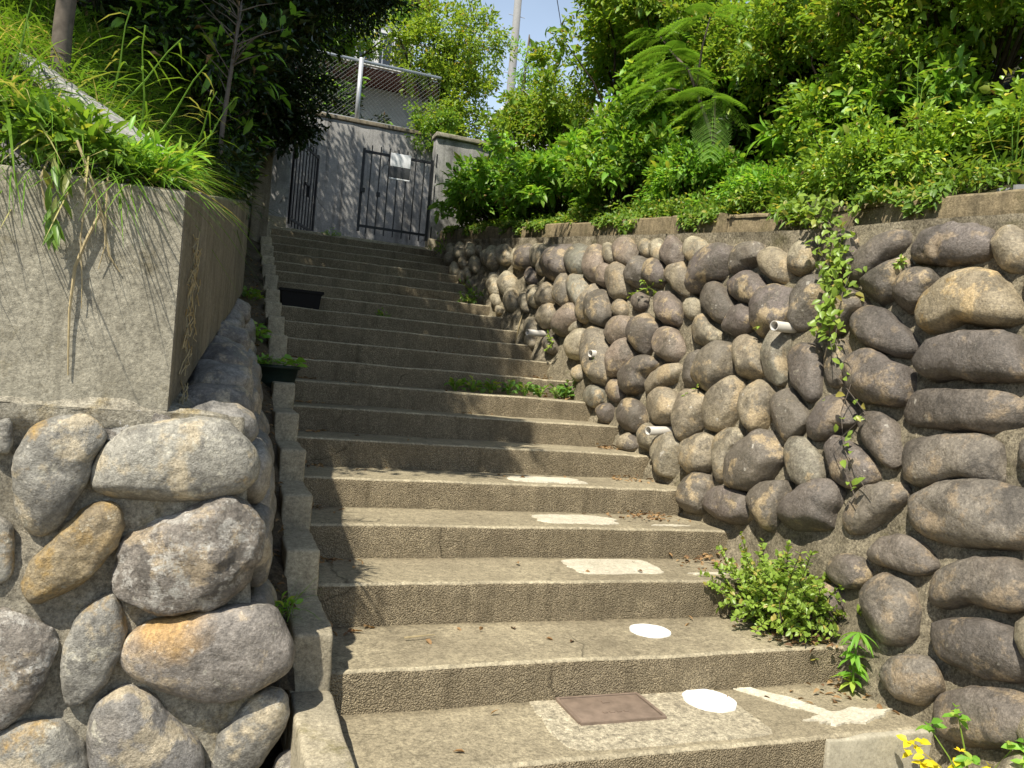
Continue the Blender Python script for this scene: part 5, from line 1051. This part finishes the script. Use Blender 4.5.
# climbing vine on the right wall
def vine():
    g = np.random.default_rng(14); t = thing('climbing_vine', 'leafy green vine hanging down the middle of the right boulder wall', 'vine', (2.7, 3.7, 2.3)); b = np.array([2.7, 3.7, 2.3])
    knots = [(3.66, 2.40), (3.60, 2.28), (3.50, 2.10), (3.42, 1.92), (3.36, 1.75), (3.33, 1.58), (3.26, 1.40), (3.16, 1.20), (3.08, 1.02), (2.96, .80)]
    mb = MB(); P = []; A = []; N = []; LL = []
    for s in range(5):
        pts = []
        for k, (y, z) in enumerate(knots[: (10 if s < 2 else 6)]):
            y2 = y + g.normal() * .05 + (s - 2) * .03; z2 = z + g.normal() * .02
            p = Vector((wall_x(y2, z2), y2, z2)) + WALL_N * (.11 + .03 * g.random()); pts.append(np.array(p) - b)
        mb.tube([tuple(p) for p in pts], .0022, 5)
        for k in range(len(pts) - 1):
            dens = 13 if k < 5 else 3
            for q in range(dens):
                u = g.random(); c = pts[k] * (1 - u) + pts[k + 1] * u + g.normal(size=3) * .028
                a = g.normal(size=3) * .6 + np.array([-.5, -.3, -.25]); P.append(c); A.append(a); N.append(np.array([-.7, -.4, .6]) + g.normal(size=3) * .3); LL.append(.036 + .032 * g.random())
    mb.build('stem', M['bark'], t); leaf_obj('foliage', P, A, N, np.array(LL), np.array(LL) * .55, M['lf_privet'], t, .2, .2)
vine()
def wall_weed(label, y, z, n, spread, L, mat, seed, name='wall_weed'):
    g = np.random.default_rng(seed); p0 = np.array(Vector((wall_x(y, z), y, z)) + WALL_N * .06); t = thing(name, label, 'weed', p0)
    st_ = MB(); P = []; A = []; N = []
    for k in range(max(3, n // 6)):
        d = g.normal(size=3) * .5 + np.array([-.7, -.35, .25]); d /= np.linalg.norm(d); e = d * spread * (.5 + .8 * g.random()); st_.tube([(0, 0, 0), tuple(e * .6 + np.array([0, 0, .01])), tuple(e)], .002, 4)
        for q in range(6): u = .3 + .7 * g.random(); P.append(e * u); A.append(g.normal(size=3) + d * .7); N.append(np.array([-.4, -.3, 1]) + g.normal(size=3) * .3)
    st_.build('stem', M['lf_mid'], t); leaf_obj('foliage', P, A, N, L * (.7 + .6 * g.random(len(P))), L * .5, M[mat], t)
wall_weed('light green weed sprouting from the wall joint below the silk tree', 5.26, 2.02, 40, .17, .04, 'lf_privet', 90)
wall_weed('small weed in a wall joint close to the top white drain pipe', 3.9, 1.70, 14, .07, .035, 'lf_privet', 91)
wall_weed('tiny sprig growing between the two large boulders at the upper right', 3.05, 1.98, 12, .06, .03, 'lf_privet', 92)
wall_weed('weed at the wall foot beside the lowest drain pipe half way up', 5.6, 1.42, 26, .10, .035, 'lf_ivy', 93)
wall_weed('small weed in the joint under the second drain pipe', 4.35, 1.25, 12, .06, .03, 'lf_privet', 94)
wall_weed('weed clump at the wall foot by the leaning stick', 6.5, 1.58, 40, .14, .035, 'lf_privet', 95)
wall_weed('dark green creeper clinging to the wall foot high up the stairs', 8.75, 2.15, 110, .24, .045, 'lf_mid', 96, 'wall_creeper')
wall_weed('pale weed in a joint near the far end of the boulder wall', 10.5, 2.95, 50, .22, .05, 'lf_mid', 97)

# privet bush at the foot of the wall
def privet():
    g = np.random.default_rng(31); base = np.array([2.27, 3.10, .20]); t = thing('privet_bush', 'spreading light green privet bush at the foot of the right wall', 'bush', base)
    mb = MB(); P = []; A = []; N = []; LL = []
    for k in range(420):
        a = g.random() * 6.28; el = .05 + 1.25 * g.random() ** 1.25; Ls = (.12 + .27 * g.random()) * (1.35 if g.random() < .12 else 1)
        d = np.array([math.cos(a) * math.cos(el) - .20, math.sin(a) * math.cos(el) * 1.2 - .05, math.sin(el) * .80]); d /= np.linalg.norm(d)
        o0 = np.array([g.normal() * .10 - .03, g.normal() * .14, .02 + .05 * g.random()]); sag = -.10 - .14 * g.random(); bend = g.normal(size=3) * .12
        f = lambda s: o0 + d * Ls * s + (np.array([0, 0, sag * Ls]) + bend * Ls) * s * s
        e = base + f(1.0)
        if e[0] > wall_x(e[1], e[2]) + .01 or e[0] < base[0] - .40 or e[1] < base[1] - .30: continue
        mb.tube([tuple(f(s)) for s in np.linspace(0, 1, 5)], [.003, .0026, .002, .0016, .001], 4, False)
        roll = g.normal() * .9; side = np.cross(d, [0, 0, 1.0]); side /= np.linalg.norm(side); upv = np.cross(side, d)
        s1 = side * math.cos(roll) + upv * math.sin(roll)
        n_ = int(5 + 16 * Ls / .43)
        for q in range(n_):
            s = .25 + .75 * (q + g.random() * .6) / n_; c = f(s)
            for sg in (-1, 1):
                if g.random() < .12: continue
                P.append(c); A.append(s1 * sg + d * (.3 + .5 * g.random()) + np.array([0, 0, .15]) + g.normal(size=3) * .3); N.append(np.array([-.2, -.3, 1]) + g.normal(size=3) * .45); LL.append(.028 * (.65 + .75 * g.random()))
    mb.build('stem', M['bark_dark'], t); leaf_obj('foliage', P, A, N, np.array(LL), np.array(LL) * .58, M['lf_privet'], t, .15, .1)
privet()
def weed_palm():
    g = np.random.default_rng(8); base = np.array([2.27, 2.70, .0]); t = thing('tall_weed', 'upright weed with a drooping rosette of narrow leaves at the wall foot', 'weed', base)
    mb = MB(); mb.tube([(0, 0, 0), (-.01, 0, .12), (-.005, -.01, .27)], [.006, .005, .004], 6); mb.build('stalk', M['lf_mid'], t)
    P = []; A = []; N = []; L = []; W = []
    for k in range(16): a = 6.28 * k / 16 + g.normal() * .1; P.append((-.005, -.01, .27)); A.append((math.cos(a), math.sin(a), -.15 - .5 * g.random())); N.append((math.cos(a) * .3, math.sin(a) * .3, 1)); L.append(.09 + .03 * g.random()); W.append(.017)
    for k in range(34): a = g.random() * 6.28; P.append((-.01, 0, .03 + .2 * g.random())); A.append((math.cos(a), math.sin(a), .5 - .9 * g.random())); N.append((0, 0, 1)); L.append(.06 + .04 * g.random()); W.append(.026)
    leaf_obj('foliage', P, A, N, np.array(L), np.array(W), M['lf_bright'], t, .2, .35)
weed_palm()
def yellow_plant():
    g = np.random.default_rng(18); base = np.array([2.25, 2.08, -.165]); t = thing('yellowing_weed', 'weed with yellowing leaves and a small yellow flower at the bottom right', 'weed', base)
    mb = MB(); P = []; A = []; N = []; Py = []; Ay = []; Ny = []
    for k, (dx, dy, h, yel) in enumerate(((-.03, .06, .30, 0), (-.1, .12, .24, 0), (.03, -.12, .27, 0), (.0, -.2, .24, 0), (-.15, .14, .17, 1), (-.1, -.03, .13, 1), (-.17, .06, .14, 1), (.0, -.07, .16, 1), (.05, -.17, .15, 0), (-.05, .0, .17, 0))):
        e = np.array([dx, dy, h]); mb.tube([(0, 0, 0), tuple(e * .55 + np.array([0, 0, .02])), tuple(e)], [.004, .003, .002], 5)
        for q in range(9):
            a = 6.28 * q / 9; tgt = (Py, Ay, Ny) if yel else (P, A, N)
            tgt[0].append(e + g.normal(size=3) * .012); tgt[1].append((math.cos(a), math.sin(a), .3 * g.normal())); tgt[2].append(np.array([-.3, -.3, 1]) + g.normal(size=3) * .2)
    mb.build('stalk', M['lf_privet'], t); leaf_obj('foliage', P, A, N, .05, .028, M['lf_bright'], t); leaf_obj('yellow_leaf', Py, Ay, Ny, .045, .03, M['lf_yellow'], t)
    mb = MB(); c = Vector((-.07, .01, .20))
    for k in range(5): a = 6.28 * k / 5; mb.add([c, c + Vector((math.cos(a - .4) * .014, math.sin(a - .4) * .014, .004)), c + Vector((math.cos(a) * .022, math.sin(a) * .022, .006)), c + Vector((math.cos(a + .4) * .014, math.sin(a + .4) * .014, .004))], [(0, 1, 2, 3)])
    mb.build('flower', M['flower'], t)
yellow_plant()

def ground_weed(name, label, c, r, n, L, W, mat, seed, h=.06, cat='weed'):
    g = np.random.default_rng(seed); t = thing(name, label, cat, c); a = g.random(n) * 6.28; q = g.random(n) ** .6
    P = np.stack([np.cos(a) * q * r[0], np.sin(a) * q * r[1], h * (.25 + .75 * g.random(n)) * (1.1 - q * .5)], 1)
    A = np.stack([np.cos(a), np.sin(a), .2 + .5 * g.random(n)], 1) + g.normal(size=(n, 3)) * .4
    leaf_obj('foliage', P, A, np.array([-.1, -.2, 1]) + g.normal(size=(n, 3)) * .35, L * (.7 + .6 * g.random(n)), W, M[mat], t)
    mb = MB()
    for k in range(min(n, 18)): mb.tube([(0, 0, -.004), tuple(P[k] * .6), tuple(P[k])], .0018, 4, False)
    mb.build('stem', M['lf_mid'], t)
for k, (x, y) in enumerate(((1.28, 5.93), (1.42, 5.92), (1.57, 5.94), (1.72, 5.93), (1.86, 5.92), (2.0, 5.94), (2.13, 5.92), (2.24, 5.97))):
    pos = ['leftmost weed of the row along a middle step', 'second weed from the left of the row along a middle step', 'third weed from the left of the row along a middle step', 'fourth weed from the left of the row along a middle step', 'fourth weed from the wall in the row along a middle step', 'third weed from the wall in the row along a middle step', 'second weed from the wall in the row along a middle step', 'last weed of the row along a middle step, touching the wall'][k]
    ground_weed('step_weed', pos, (x, y, STEP_Z[8]), (.052, .045), 26, .055, .036, 'lf_mid' if k < 3 else 'lf_ivy', 100 + k, .105)
ground_weed('step_weed', 'pale weed clump against the wall foot above the row of step weeds', (2.28, 6.03, 1.14), (.09, .08), 50, .045, .03, 'lf_ivy', 120, .16)
ground_weed('step_weed', 'dark little weed tuft in the shade of an upper step', (1.02, 7.84, STEP_Z[12]), (.07, .05), 34, .035, .02, 'lf_mid', 121, .09)
ground_weed('step_weed', 'green weed tuft at the threshold in front of the gate', (.85, 11.22, 3.04), (.13, .06), 50, .04, .018, 'lf_bright', 122, .12)
ground_weed('step_weed', 'green weeds growing behind the curb beside the leafy pot', (-.24, 6.05, 1.37), (.09, .14), 50, .06, .045, 'lf_bright', 123, .13)
ground_weed('step_weed', 'weeds by the curb in the shade above the leafy pot', (-.26, 7.1, 1.72), (.09, .25), 60, .055, .035, 'lf_mid', 124, .12)
g = np.random.default_rng(44); t = thing('grass_tuft', 'tuft of grass growing between curb and boulder near the bottom left', 'grass', (-.155, 2.93, .33)); n = 34
leaf_obj('foliage', g.normal(size=(20, 3)) * np.array([.025, .03, .012]) + np.array([0, 0, .03]), g.normal(size=(20, 3)) + np.array([0, 0, .5]), g.normal(size=(20, 3)) * .4 + np.array([0, 0, 1]), .035, .02, M['lf_bright'], t)
blade_mesh('blade', g.normal(size=(n, 3)) * np.array([.02, .03, 0]), g.normal(size=(n, 3)) * .55 + np.array([.25, 0, 1.0]), .08 + .12 * g.random(n), .005, g, M['lf_grass'], t, .5)

# leaf litter on the treads and along the curb
def litter():
    g = np.random.default_rng(55); P = []
    def pile(x, y, z, rx, ry, n):
        for _ in range(n): P.append((x + g.normal() * rx, y + g.normal() * ry, z + .004 + abs(g.normal()) * .012))
    pile(2.16, 3.62, STEP_Z[3], .10, .09, 90); pile(2.02, 4.10, STEP_Z[4], .11, .07, 70); pile(2.2, 2.95, STEP_Z[2], .10, .08, 120); pile(2.15, 4.55, STEP_Z[5], .08, .06, 30); pile(2.2, 5.0, STEP_Z[6], .06, .05, 30); pile(2.15, 5.95, STEP_Z[8], .15, .03, 40); pile(2.2, 2.68, 0, .08, .08, 30); pile(2.22, 6.5, STEP_Z[9], .07, .05, 40)
    for _ in range(110): i = int(g.integers(1, 19)); P.append((.02 + g.random() * 2.2, STEP_Y[i] + .05 + .38 * g.random() ** .5, STEP_Z[i] + .007))
    for _ in range(140): i = int(g.integers(2, 12)); P.append((.04 + abs(g.normal()) * .10, STEP_Y[i + 1] - .03 - abs(g.normal()) * .05, STEP_Z[i] + .007))
    for _ in range(420): y = 2.9 + 6 * g.random(); u = g.random() * .8; p = strip_fn(u, y); P.append((p[0], p[1], p[2] + .006))
    P = np.array(P); n = len(P)
    kind(leaf_obj('leaf_litter', P, g.normal(size=(n, 3)) * np.array([1, 1, .25]), np.array([0, 0, 1]) + g.normal(size=(n, 3)) * .35, .022 + .026 * g.random(n), .010 + .012 * g.random(n), M['lf_dry'], None, .35, .2), 'stuff', 'dry brown fallen leaves on the steps and along the curb')
litter()
# fallen twig on a low tread
mb = MB(); mb.tube([(.335, 3.10, .172), (.40, 3.105, .175), (.47, 3.13, .171)], [.004, .0035, .002], 5); tag(mb.build('twig', M['straw'], None), 'pale broken twig lying on the second lowest tread', 'twig')

# ------------------------------------------------------------------ left bank
g = np.random.default_rng(66); n = 10500
xx = -.645 - 2.8 * g.random(n) ** 1.25; yy = 2.67 + 2.6 * g.random(n) ** 1.35
keep = ~((np.abs((xx + .665) * .725 + (yy - 2.94) * .688) < .07) & (xx > -.84))
zz = np.array([bank_left(x, y) for x, y in zip(xx, yy)])
P = np.stack([xx, yy, zz - .01], 1); D = g.normal(size=(n, 3)) * .7 + np.array([.12, -.45, 1.0])
cl = np.array([noise.noise(Vector((x * 2.2, y * 2.2, 7))) for x, y in zip(xx, yy)])
Lb = np.clip(.10 + .16 * g.random(n) ** 1.5 + cl * .14 + .05 * (yy - 2.67), .05, .42)
kind(blade_mesh('grass', P, D, Lb, .006 + .009 * g.random(n) ** 2, g, M['lf_grass'], None, .95), 'stuff', 'rough sunlit grass covering the bank above the grey concrete wall')
n = 1300; xx = -.70 - 2.5 * g.random(n); P = np.stack([xx, 2.66 + .12 * g.random(n), 1.715 + .05 * g.random(n)], 1)
kind(blade_mesh('edge_grass', P, g.normal(size=(n, 3)) * .5 + np.array([.1, -.7, .6]), .07 + .15 * g.random(n) ** 2, .007, g, M['lf_grass'], None, 1.2), 'stuff', 'grass fringe hanging over the top edge of the grey concrete wall')
n = 9000; xx = -.45 - 1.6 * g.random(n); yy = 4.6 + 6.4 * g.random(n); P = np.stack([xx, yy, np.array([bank_left_fn(x, y)[2] for x, y in zip(xx, yy)])], 1)
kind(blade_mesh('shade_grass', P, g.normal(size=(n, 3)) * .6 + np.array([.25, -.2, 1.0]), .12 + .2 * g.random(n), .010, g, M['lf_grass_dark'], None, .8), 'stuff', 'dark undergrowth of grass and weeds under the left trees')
spots = (((-0.801, 3.113, 1.91), [(.25, -.12, .34), (.05, -.15, .42)], 'bamboo grass with wide blades leaning out over the bank kerb'),
         ((-1.223, 3.053, 2.021), [(-.1, -.1, .36), (.15, -.05, .40)], 'bamboo grass clump left of the grey trunk on the bank'),
         ((-1.696, 3.096, 2.15), [(-.1, .0, .5), (.15, -.05, .45)], 'tall bamboo grass clump at the far left edge of the bank'),
         ((-0.681, 3.784, 2.064), [(.15, -.15, .30), (.22, .1, .36)], 'bamboo grass growing beside the thin sapling above the side of the grey wall'),
         ((-0.965, 3.44, 2.107), [(.12, -.1, .42), (.3, -.05, .36)], 'bamboo grass with one long pale leaf in front of the dark trees'))
for k, (b_, st_, lab) in enumerate(spots): stem_plant('bamboo_grass', lab, 'bamboo grass', b_, st_, 'lf_bamboo', 130 + k, (.125, .0085), 7, .8)
shrub('leafy_weed', 'leafy weed at the corner of the grey concrete wall', 'weed', (-0.681, 2.838, 1.763), (-0.698, 2.804, 1.832), (.16, .10, .08), 24, 420, .06, .05, .016, 'lf_bright', 140, 12, .003, 'lf_mid', shell=.3, simple=False)
shrub('leafy_weed', 'broad leaved weed half way along the top of the grey concrete wall', 'weed', (-0.922, 2.735, 1.746), (-0.922, 2.7, 1.832), (.2, .09, .08), 26, 420, .06, .06, .022, 'lf_mid', 141, 12, .003, 'lf_mid', shell=.3, simple=False)
shrub('leafy_weed', 'weeds darkened as if shaded along the top of the side of the grey wall', 'weed', (-.50, 5.25, 2.2), (-.50, 5.25, 2.34), (.10, .7, .14), 50, 1000, .11, .06, .02, 'lf_dark', 142, 20, .004, 'lf_mid', shell=.3, simple=False)  # dark leaf material stands in for shade missing on these weeds
# dry stems hanging over the grey wall
hv = thing('dry_vine', 'dry straw coloured stems hanging down the front of the grey concrete wall', 'dry vine', (-0.861, 2.614, 1.738)); mb = MB()
def strand(mb, pts, r): mb.tube([(x - (-0.861), y - 2.614, z - 1.738) for x, y, z in pts], r, 5, False)
strand(mb, [(-0.913, 2.718, 1.884), (-0.883, 2.614, 1.824), (-0.836, 2.593, 1.72), (-0.801, 2.606, 1.617), (-0.775, 2.611, 1.505), (-0.745, 2.614, 1.462)], [.006, .005, .004, .0035, .003, .0015])
strand(mb, [(-0.805, 2.606, 1.634), (-0.836, 2.604, 1.548), (-0.861, 2.606, 1.462), (-0.866, 2.606, 1.333), (-0.861, 2.61, 1.222), (-0.857, 2.614, 1.144)], [.005, .005, .005, .004, .003, .002])
strand(mb, [(-0.861, 2.64, 1.772), (-0.848, 2.601, 1.677), (-0.853, 2.606, 1.548), (-0.84, 2.606, 1.419), (-0.836, 2.61, 1.342)], [.003, .003, .0025, .002, .0012])
strand(mb, [(-0.801, 2.64, 1.772), (-0.793, 2.601, 1.652), (-0.788, 2.606, 1.531), (-0.801, 2.61, 1.462)], [.003, .003, .002, .0012])
strand(mb, [(-0.956, 2.64, 1.772), (-0.965, 2.597, 1.703), (-0.947, 2.601, 1.617), (-0.922, 2.606, 1.583)], [.003, .003, .002, .0012])
mb.build('stem', M['straw'], hv)
g = np.random.default_rng(12); P = np.array([(.02 + .02 * g.normal(), -.03, .05 - .22 * g.random()) for _ in range(20)]) - np.array([.08, 0, 0])
leaf_obj('foliage', P, g.normal(size=(20, 3)) * .3 + np.array([0, -.1, -1]), g.normal(size=(20, 3)) * .3 + np.array([0, -1, .2]), .09, .02, M['lf_bamboo'], hv)
rv = thing('dead_creeper', 'dead fibrous creeper stuck to the shaded side of the grey concrete wall', 'creeper', (-.575, 2.9, 1.36)); mb = MB()
for k in range(46):
    z = .30 - .55 * g.random(); y = g.normal() * .05; pts = []
    for q in range(4): pts.append((.0 + .018 * g.random() + .088 * (y + .25 + .0) - .008, y, z)); y += g.normal() * .03; z -= .05 * g.random()
    mb.tube(pts, .0022, 4, False)
mb.build('stem', M['straw'], rv)

# trees of the left bank
def tree(name, label, base, trunk_pts, radii, crowns, n_leaf, L, W, mat, seed, bark='bark', cr=.3, group=None, shell=.35, ncl=60):
    g = np.random.default_rng(seed); b = np.array(base); t = thing(name, label, 'tree', base, group)
    tp = [Vector(p) - Vector(base) for p in trunk_pts]; mb = MB(); 
    dense = []; rd = []
    for i in range(len(tp) - 1):
        for s in np.linspace(0, 1, 6)[: (6 if i == len(tp) - 2 else 5)]:
            p = tp[i].lerp(tp[i + 1], s); dense.append(p + Vector((nz(p, 2, seed) * .03, nz(p, 2, seed + 4) * .03, 0))); rd.append(radii[i] * (1 - s) + radii[i + 1] * s)
    mb.tube(dense, rd, 10); mb.build('trunk', M[bark], t, True)
    PP = []; AA = []; NN = []; limbs = MB()
    for (c, r) in crowns:
        P, A, N, C = clumps(c, r, ncl, n_leaf // len(crowns), cr, g, shell, .7, False); PP.append(P - b); AA.append(A); NN.append(N)
        for q in g.choice(len(C), 9, replace=False):
            e = Vector(C[q] - b); s = dense[int(len(dense) * (.55 + .44 * g.random()))]; m1 = s.lerp(e, .5) + Vector((0, 0, .12)); limbs.tube([s, m1, e], [rd[-1] * .6, rd[-1] * .4, .006], 5, False)
    limbs.build('limb', M[bark], t, True)
    P = np.concatenate(PP); n = len(P)
    leaf_obj('crown', P, np.concatenate(AA), np.concatenate(NN), L * (.65 + .7 * g.random(n)), W * (.7 + .6 * g.random(n)), M[mat], t, .2, .2, True)
    return t
tree('shade_tree', 'grey trunked tree standing in the sunlit grass at the top left', (-1.13, 3.66, 2.2), [(-1.13, 3.66, 2.1), (-1.15, 3.7, 3.1), (-1.4, 4.3, 4.6), (-2.0, 4.6, 6.2)], [.038, .034, .04, .04],
     [((-2.3, 4.9, 6.6), (1.5, 1.3, 1.0)), ((-3.4, 4.3, 6.9), (1.4, 1.3, 1.0)), ((-2.6, 6.4, 6.8), (1.5, 1.4, 1.1)), ((-3.6, 6.8, 7.0), (1.5, 1.4, 1.1)), ((-2.1, 3.75, 6.3), (.9, .7, .6)), ((-.95, 5.4, 6.3), (1.2, 1.3, .7)), ((-1.3, 4.4, 5.7), (.7, .7, .45)), ((-1.8, 2.95, 5.5), (.65, .55, .35)), ((-1.5, 3.35, 4.75), (.65, .5, .35)), ((-1.75, 3.95, 4.8), (.65, .5, .35))], 62000, .10, .05, 'lf_dark', 201)  # crowns out of view, smaller ones added to shade stairs and bank
tree('evergreen_tree', 'dark evergreen tree on the left bank behind the bamboo grass', (-1.5, 6.3, 2.9), [(-1.5, 6.3, 2.85), (-1.5, 6.35, 4.0), (-1.45, 6.4, 5.4)], [.09, .07, .04],
     [((-1.5, 6.2, 4.3), (1.0, .9, .9)), ((-1.2, 6.5, 5.4), (1.1, 1.0, .9)), ((-2.3, 6.6, 4.7), (.9, .9, 1.0))], 17000, .085, .042, 'lf_dark', 202, 'bark_dark')
tree('evergreen_tree', 'dark evergreen tree overhanging the curb in the middle of the stairs', (-.95, 7.9, 3.0), [(-.95, 7.9, 2.9), (-.9, 7.95, 4.2), (-.75, 8.0, 5.6)], [.08, .06, .035],
     [((-.75, 7.7, 4.5), (.75, .8, .8)), ((-.35, 8.0, 5.4), (.9, 1.0, .8)), ((-1.5, 7.9, 5.2), (.9, .9, .9)), ((-.2, 7.1, 6.9), (1.15, 1.2, .7)), ((-.55, 8.3, 7.2), (.9, 1.0, .6))], 30000, .085, .042, 'lf_dark', 203, 'bark_dark')  # topmost crowns added out of view to shade the upper stairs
tree('evergreen_tree', 'dark evergreen tree overhanging the open gate leaf', (-.75, 9.6, 3.2), [(-.75, 9.6, 3.1), (-.6, 9.65, 4.3), (-.4, 9.7, 5.8)], [.08, .06, .035],
     [((-.25, 9.4, 4.85), (.75, .9, .75)), ((.15, 9.3, 5.7), (.85, .9, .7)), ((-.9, 9.8, 5.4), (.9, 1.0, .9)), ((-.25, 9.7, 4.2), (.42, .6, .45)), ((.6, 9.3, 5.75), (.5, .6, .45)), ((-.55, 9.6, 7.4), (1.05, 1.0, .7)), ((.1, 10.7, 7.3), (.8, .8, .6)), ((-1.2, 10.6, 7.0), (1.2, 1.0, .8)), ((.1, 11.6, 7.4), (1.4, 1.0, .7)), ((-1.4, 12.2, 7.2), (1.4, 1.0, .8))], 80000, .07, .035, 'lf_dark', 204, 'bark_dark')  # high crowns added out of view to shade gate and lane wall
tree('evergreen_tree', 'dark bushy tree at the far left behind the grass', (-3.4, 6.2, 3.2), [(-3.4, 6.2, 3.1), (-3.4, 6.2, 4.2), (-3.3, 6.3, 5.2)], [.08, .06, .04],
     [((-3.3, 6.0, 4.3), (1.2, .9, 1.0)), ((-4.4, 5.6, 4.4), (1.2, .9, 1.1))], 12000, .09, .045, 'lf_dark', 205, 'bark_dark')
shrub('bank_shrub', 'dark shrub filling the bank under the left evergreen trees', 'shrub', (-1.0, 6.3, 2.6), (-1.0, 6.2, 3.2), (.7, 1.0, .55), 90, 5200, .2, .075, .03, 'lf_dark', 206, 18, .015, shell=.3)
shrub('bank_shrub', 'dark shrub beside the curb below the left evergreen trees', 'shrub', (-.72, 7.9, 2.6), (-.66, 7.9, 3.1), (.35, 1.0, .5), 80, 4200, .18, .07, .03, 'lf_dark', 207, 18, .015, shell=.3)
shrub('bank_shrub', 'dark shrub next to the short concrete post near the gate', 'shrub', (-.75, 9.3, 3.0), (-.68, 9.2, 3.45), (.35, .8, .45), 70, 3800, .18, .07, .03, 'lf_dark', 208, 16, .015, shell=.3)
sp = thing('bare_sapling', 'thin grey sapling with bare twigs before the dark left trees', 'sapling', (-.545, 4.8, 2.1)); mb = MB()
mb.tube([(0, 0, 0), (.005, 0, .45), (.03, .02, .85), (.05, .03, 1.15)], [.016, .014, .011, .007], 8); mb.build('trunk', M['bark'], sp, True)
mb = MB(); g = np.random.default_rng(5)
for k in range(26):
    z = .5 + .65 * g.random(); p = Vector((.005 + .04 * (z - .45) / .7, .02, z)); d = Vector((g.normal(), g.normal() * .7, .5 + .5 * g.random())).normalized() * (.12 + .18 * g.random()); mb.tube([p, p + d * .5 + Vector((0, 0, .01)), p + d], [.004, .003, .0012], 4, False)
mb.build('twig', M['bark'], sp)
# overhanging leafy twigs by the gate
shrub('evergreen_spray', 'low leafy branch hanging in front of the open gate leaf', 'branch', (-.35, 9.55, 4.15), (.12, 9.4, 3.95), (.32, .35, .26), 40, 900, .14, .075, .035, 'lf_dark', 209, 22, .008, shell=.2, simple=False, flat=False)

# trees behind the lane wall
tree('lane_tree', 'sunlit leafy tree hanging over the chain link fence', (3.2, 14.6, 3.0), [(3.2, 14.6, 3.0), (3.15, 14.6, 5), (3.1, 14.7, 6.8)], [.1, .08, .05],
     [((2.75, 14.4, 7.2), (.95, .9, .8)), ((3.3, 14.3, 6.4), (.75, .7, .85)), ((3.4, 14.5, 7.6), (.8, .9, .7)), ((3.1, 14.2, 5.75), (.5, .5, .5))], 15000, .085, .042, 'lf_yellowgreen', 210, 'bark_dark', .22)
tree('lane_tree', 'darker tree behind the chain link fence on the left', (.4, 15.2, 3.0), [(.4, 15.2, 3.0), (.5, 15.2, 5), (.7, 15.3, 7)], [.1, .08, .05],
     [((.6, 15.0, 8.3), (1.3, 1.0, .9)), ((1.9, 15.2, 8.3), (1.2, .9, .85)), ((.9, 14.9, 7.3), (.8, .5, .5)), ((-1, 15, 7.4), (1.2, 1, 1.2))], 17000, .095, .048, 'lf_mid', 211, 'bark_dark', .3)
tree('lane_tree', 'slender sparse tree with thin leaves in front of the utility pole', (4.55, 14.3, 3.0), [(4.55, 14.3, 3.0), (4.6, 14.4, 5.5), (4.65, 14.5, 8.0)], [.05, .035, .012],
     [((4.62, 14.5, 7.3), (.5, .5, .75)), ((4.7, 14.5, 6.5), (.4, .4, .4))], 1100, .085, .03, 'lf_bright', 212, 'bark', .16, None, .2, 26)
shrub('lane_bush', 'dark ivy like bush trailing over the end of the grey lane wall', 'bush', (2.7, 13.75, 5.4), (2.75, 13.5, 5.45), (.5, .35, .45), 60, 3000, .16, .07, .035, 'lf_mid', 213, 14, .012, shell=.4, flat=False)
shrub('lane_bush', 'dark bush growing behind the chain link fence above the lane wall', 'bush', (.8, 14.5, 3.0), (.75, 14.4, 5.75), (1.1, .35, .6), 80, 4500, .2, .08, .04, 'lf_dark', 214, 14, .02, shell=.3, flat=False)
shrub('leafy_bush', 'fresh green bush hiding the foot of the silk tree', 'bush', (3.3, 5.85, 2.85), (3.22, 5.85, 3.02), (.36, .55, .34), 80, 5670, .13, 0.0467, 0.0238, 'lf_bright', 215, 12, .01, shell=.5)
shrub('leafy_bush', 'small fresh green bush on the coping between silk tree and azalea', 'bush', (3.12, 4.75, 2.6), (3.1, 4.75, 2.74), (.26, .42, .20), 60, 2600, .11, .05, .022, 'lf_bright', 216, 12, .008, shell=.4)
shrub('leafy_bush', 'pale green bush against the upper end of the right bank', 'bush', (3.0, 10.75, 3.3), (2.98, 10.7, 3.8), (.34, .45, .5), 60, 3600, .15, .085, .044, 'lf_bright', 217, 12, .01, simple=False, shell=.5)
shrub('yellow_green_shrub', 'low part of the yellow green hedge just above the azalea bush', 'shrub', (3.95, 4.5, 3.0), (3.8, 4.5, 3.45), (.5, .8, .34), 90, 7800, .15, 0.0425, 0.0229, 'lf_azalea', 218, 14, .015, shell=.4)
shrub('yellow_green_shrub', 'yellow green shrub filling the gap left of the dark hollow shrub', 'shrub', (4.1, 6.6, 3.3), (4.0, 6.5, 4.35), (.6, .7, .6), 100, 11050, .17, 0.0429, 0.0226, 'lf_yellowgreen', 219, 16, .018, shell=.5)
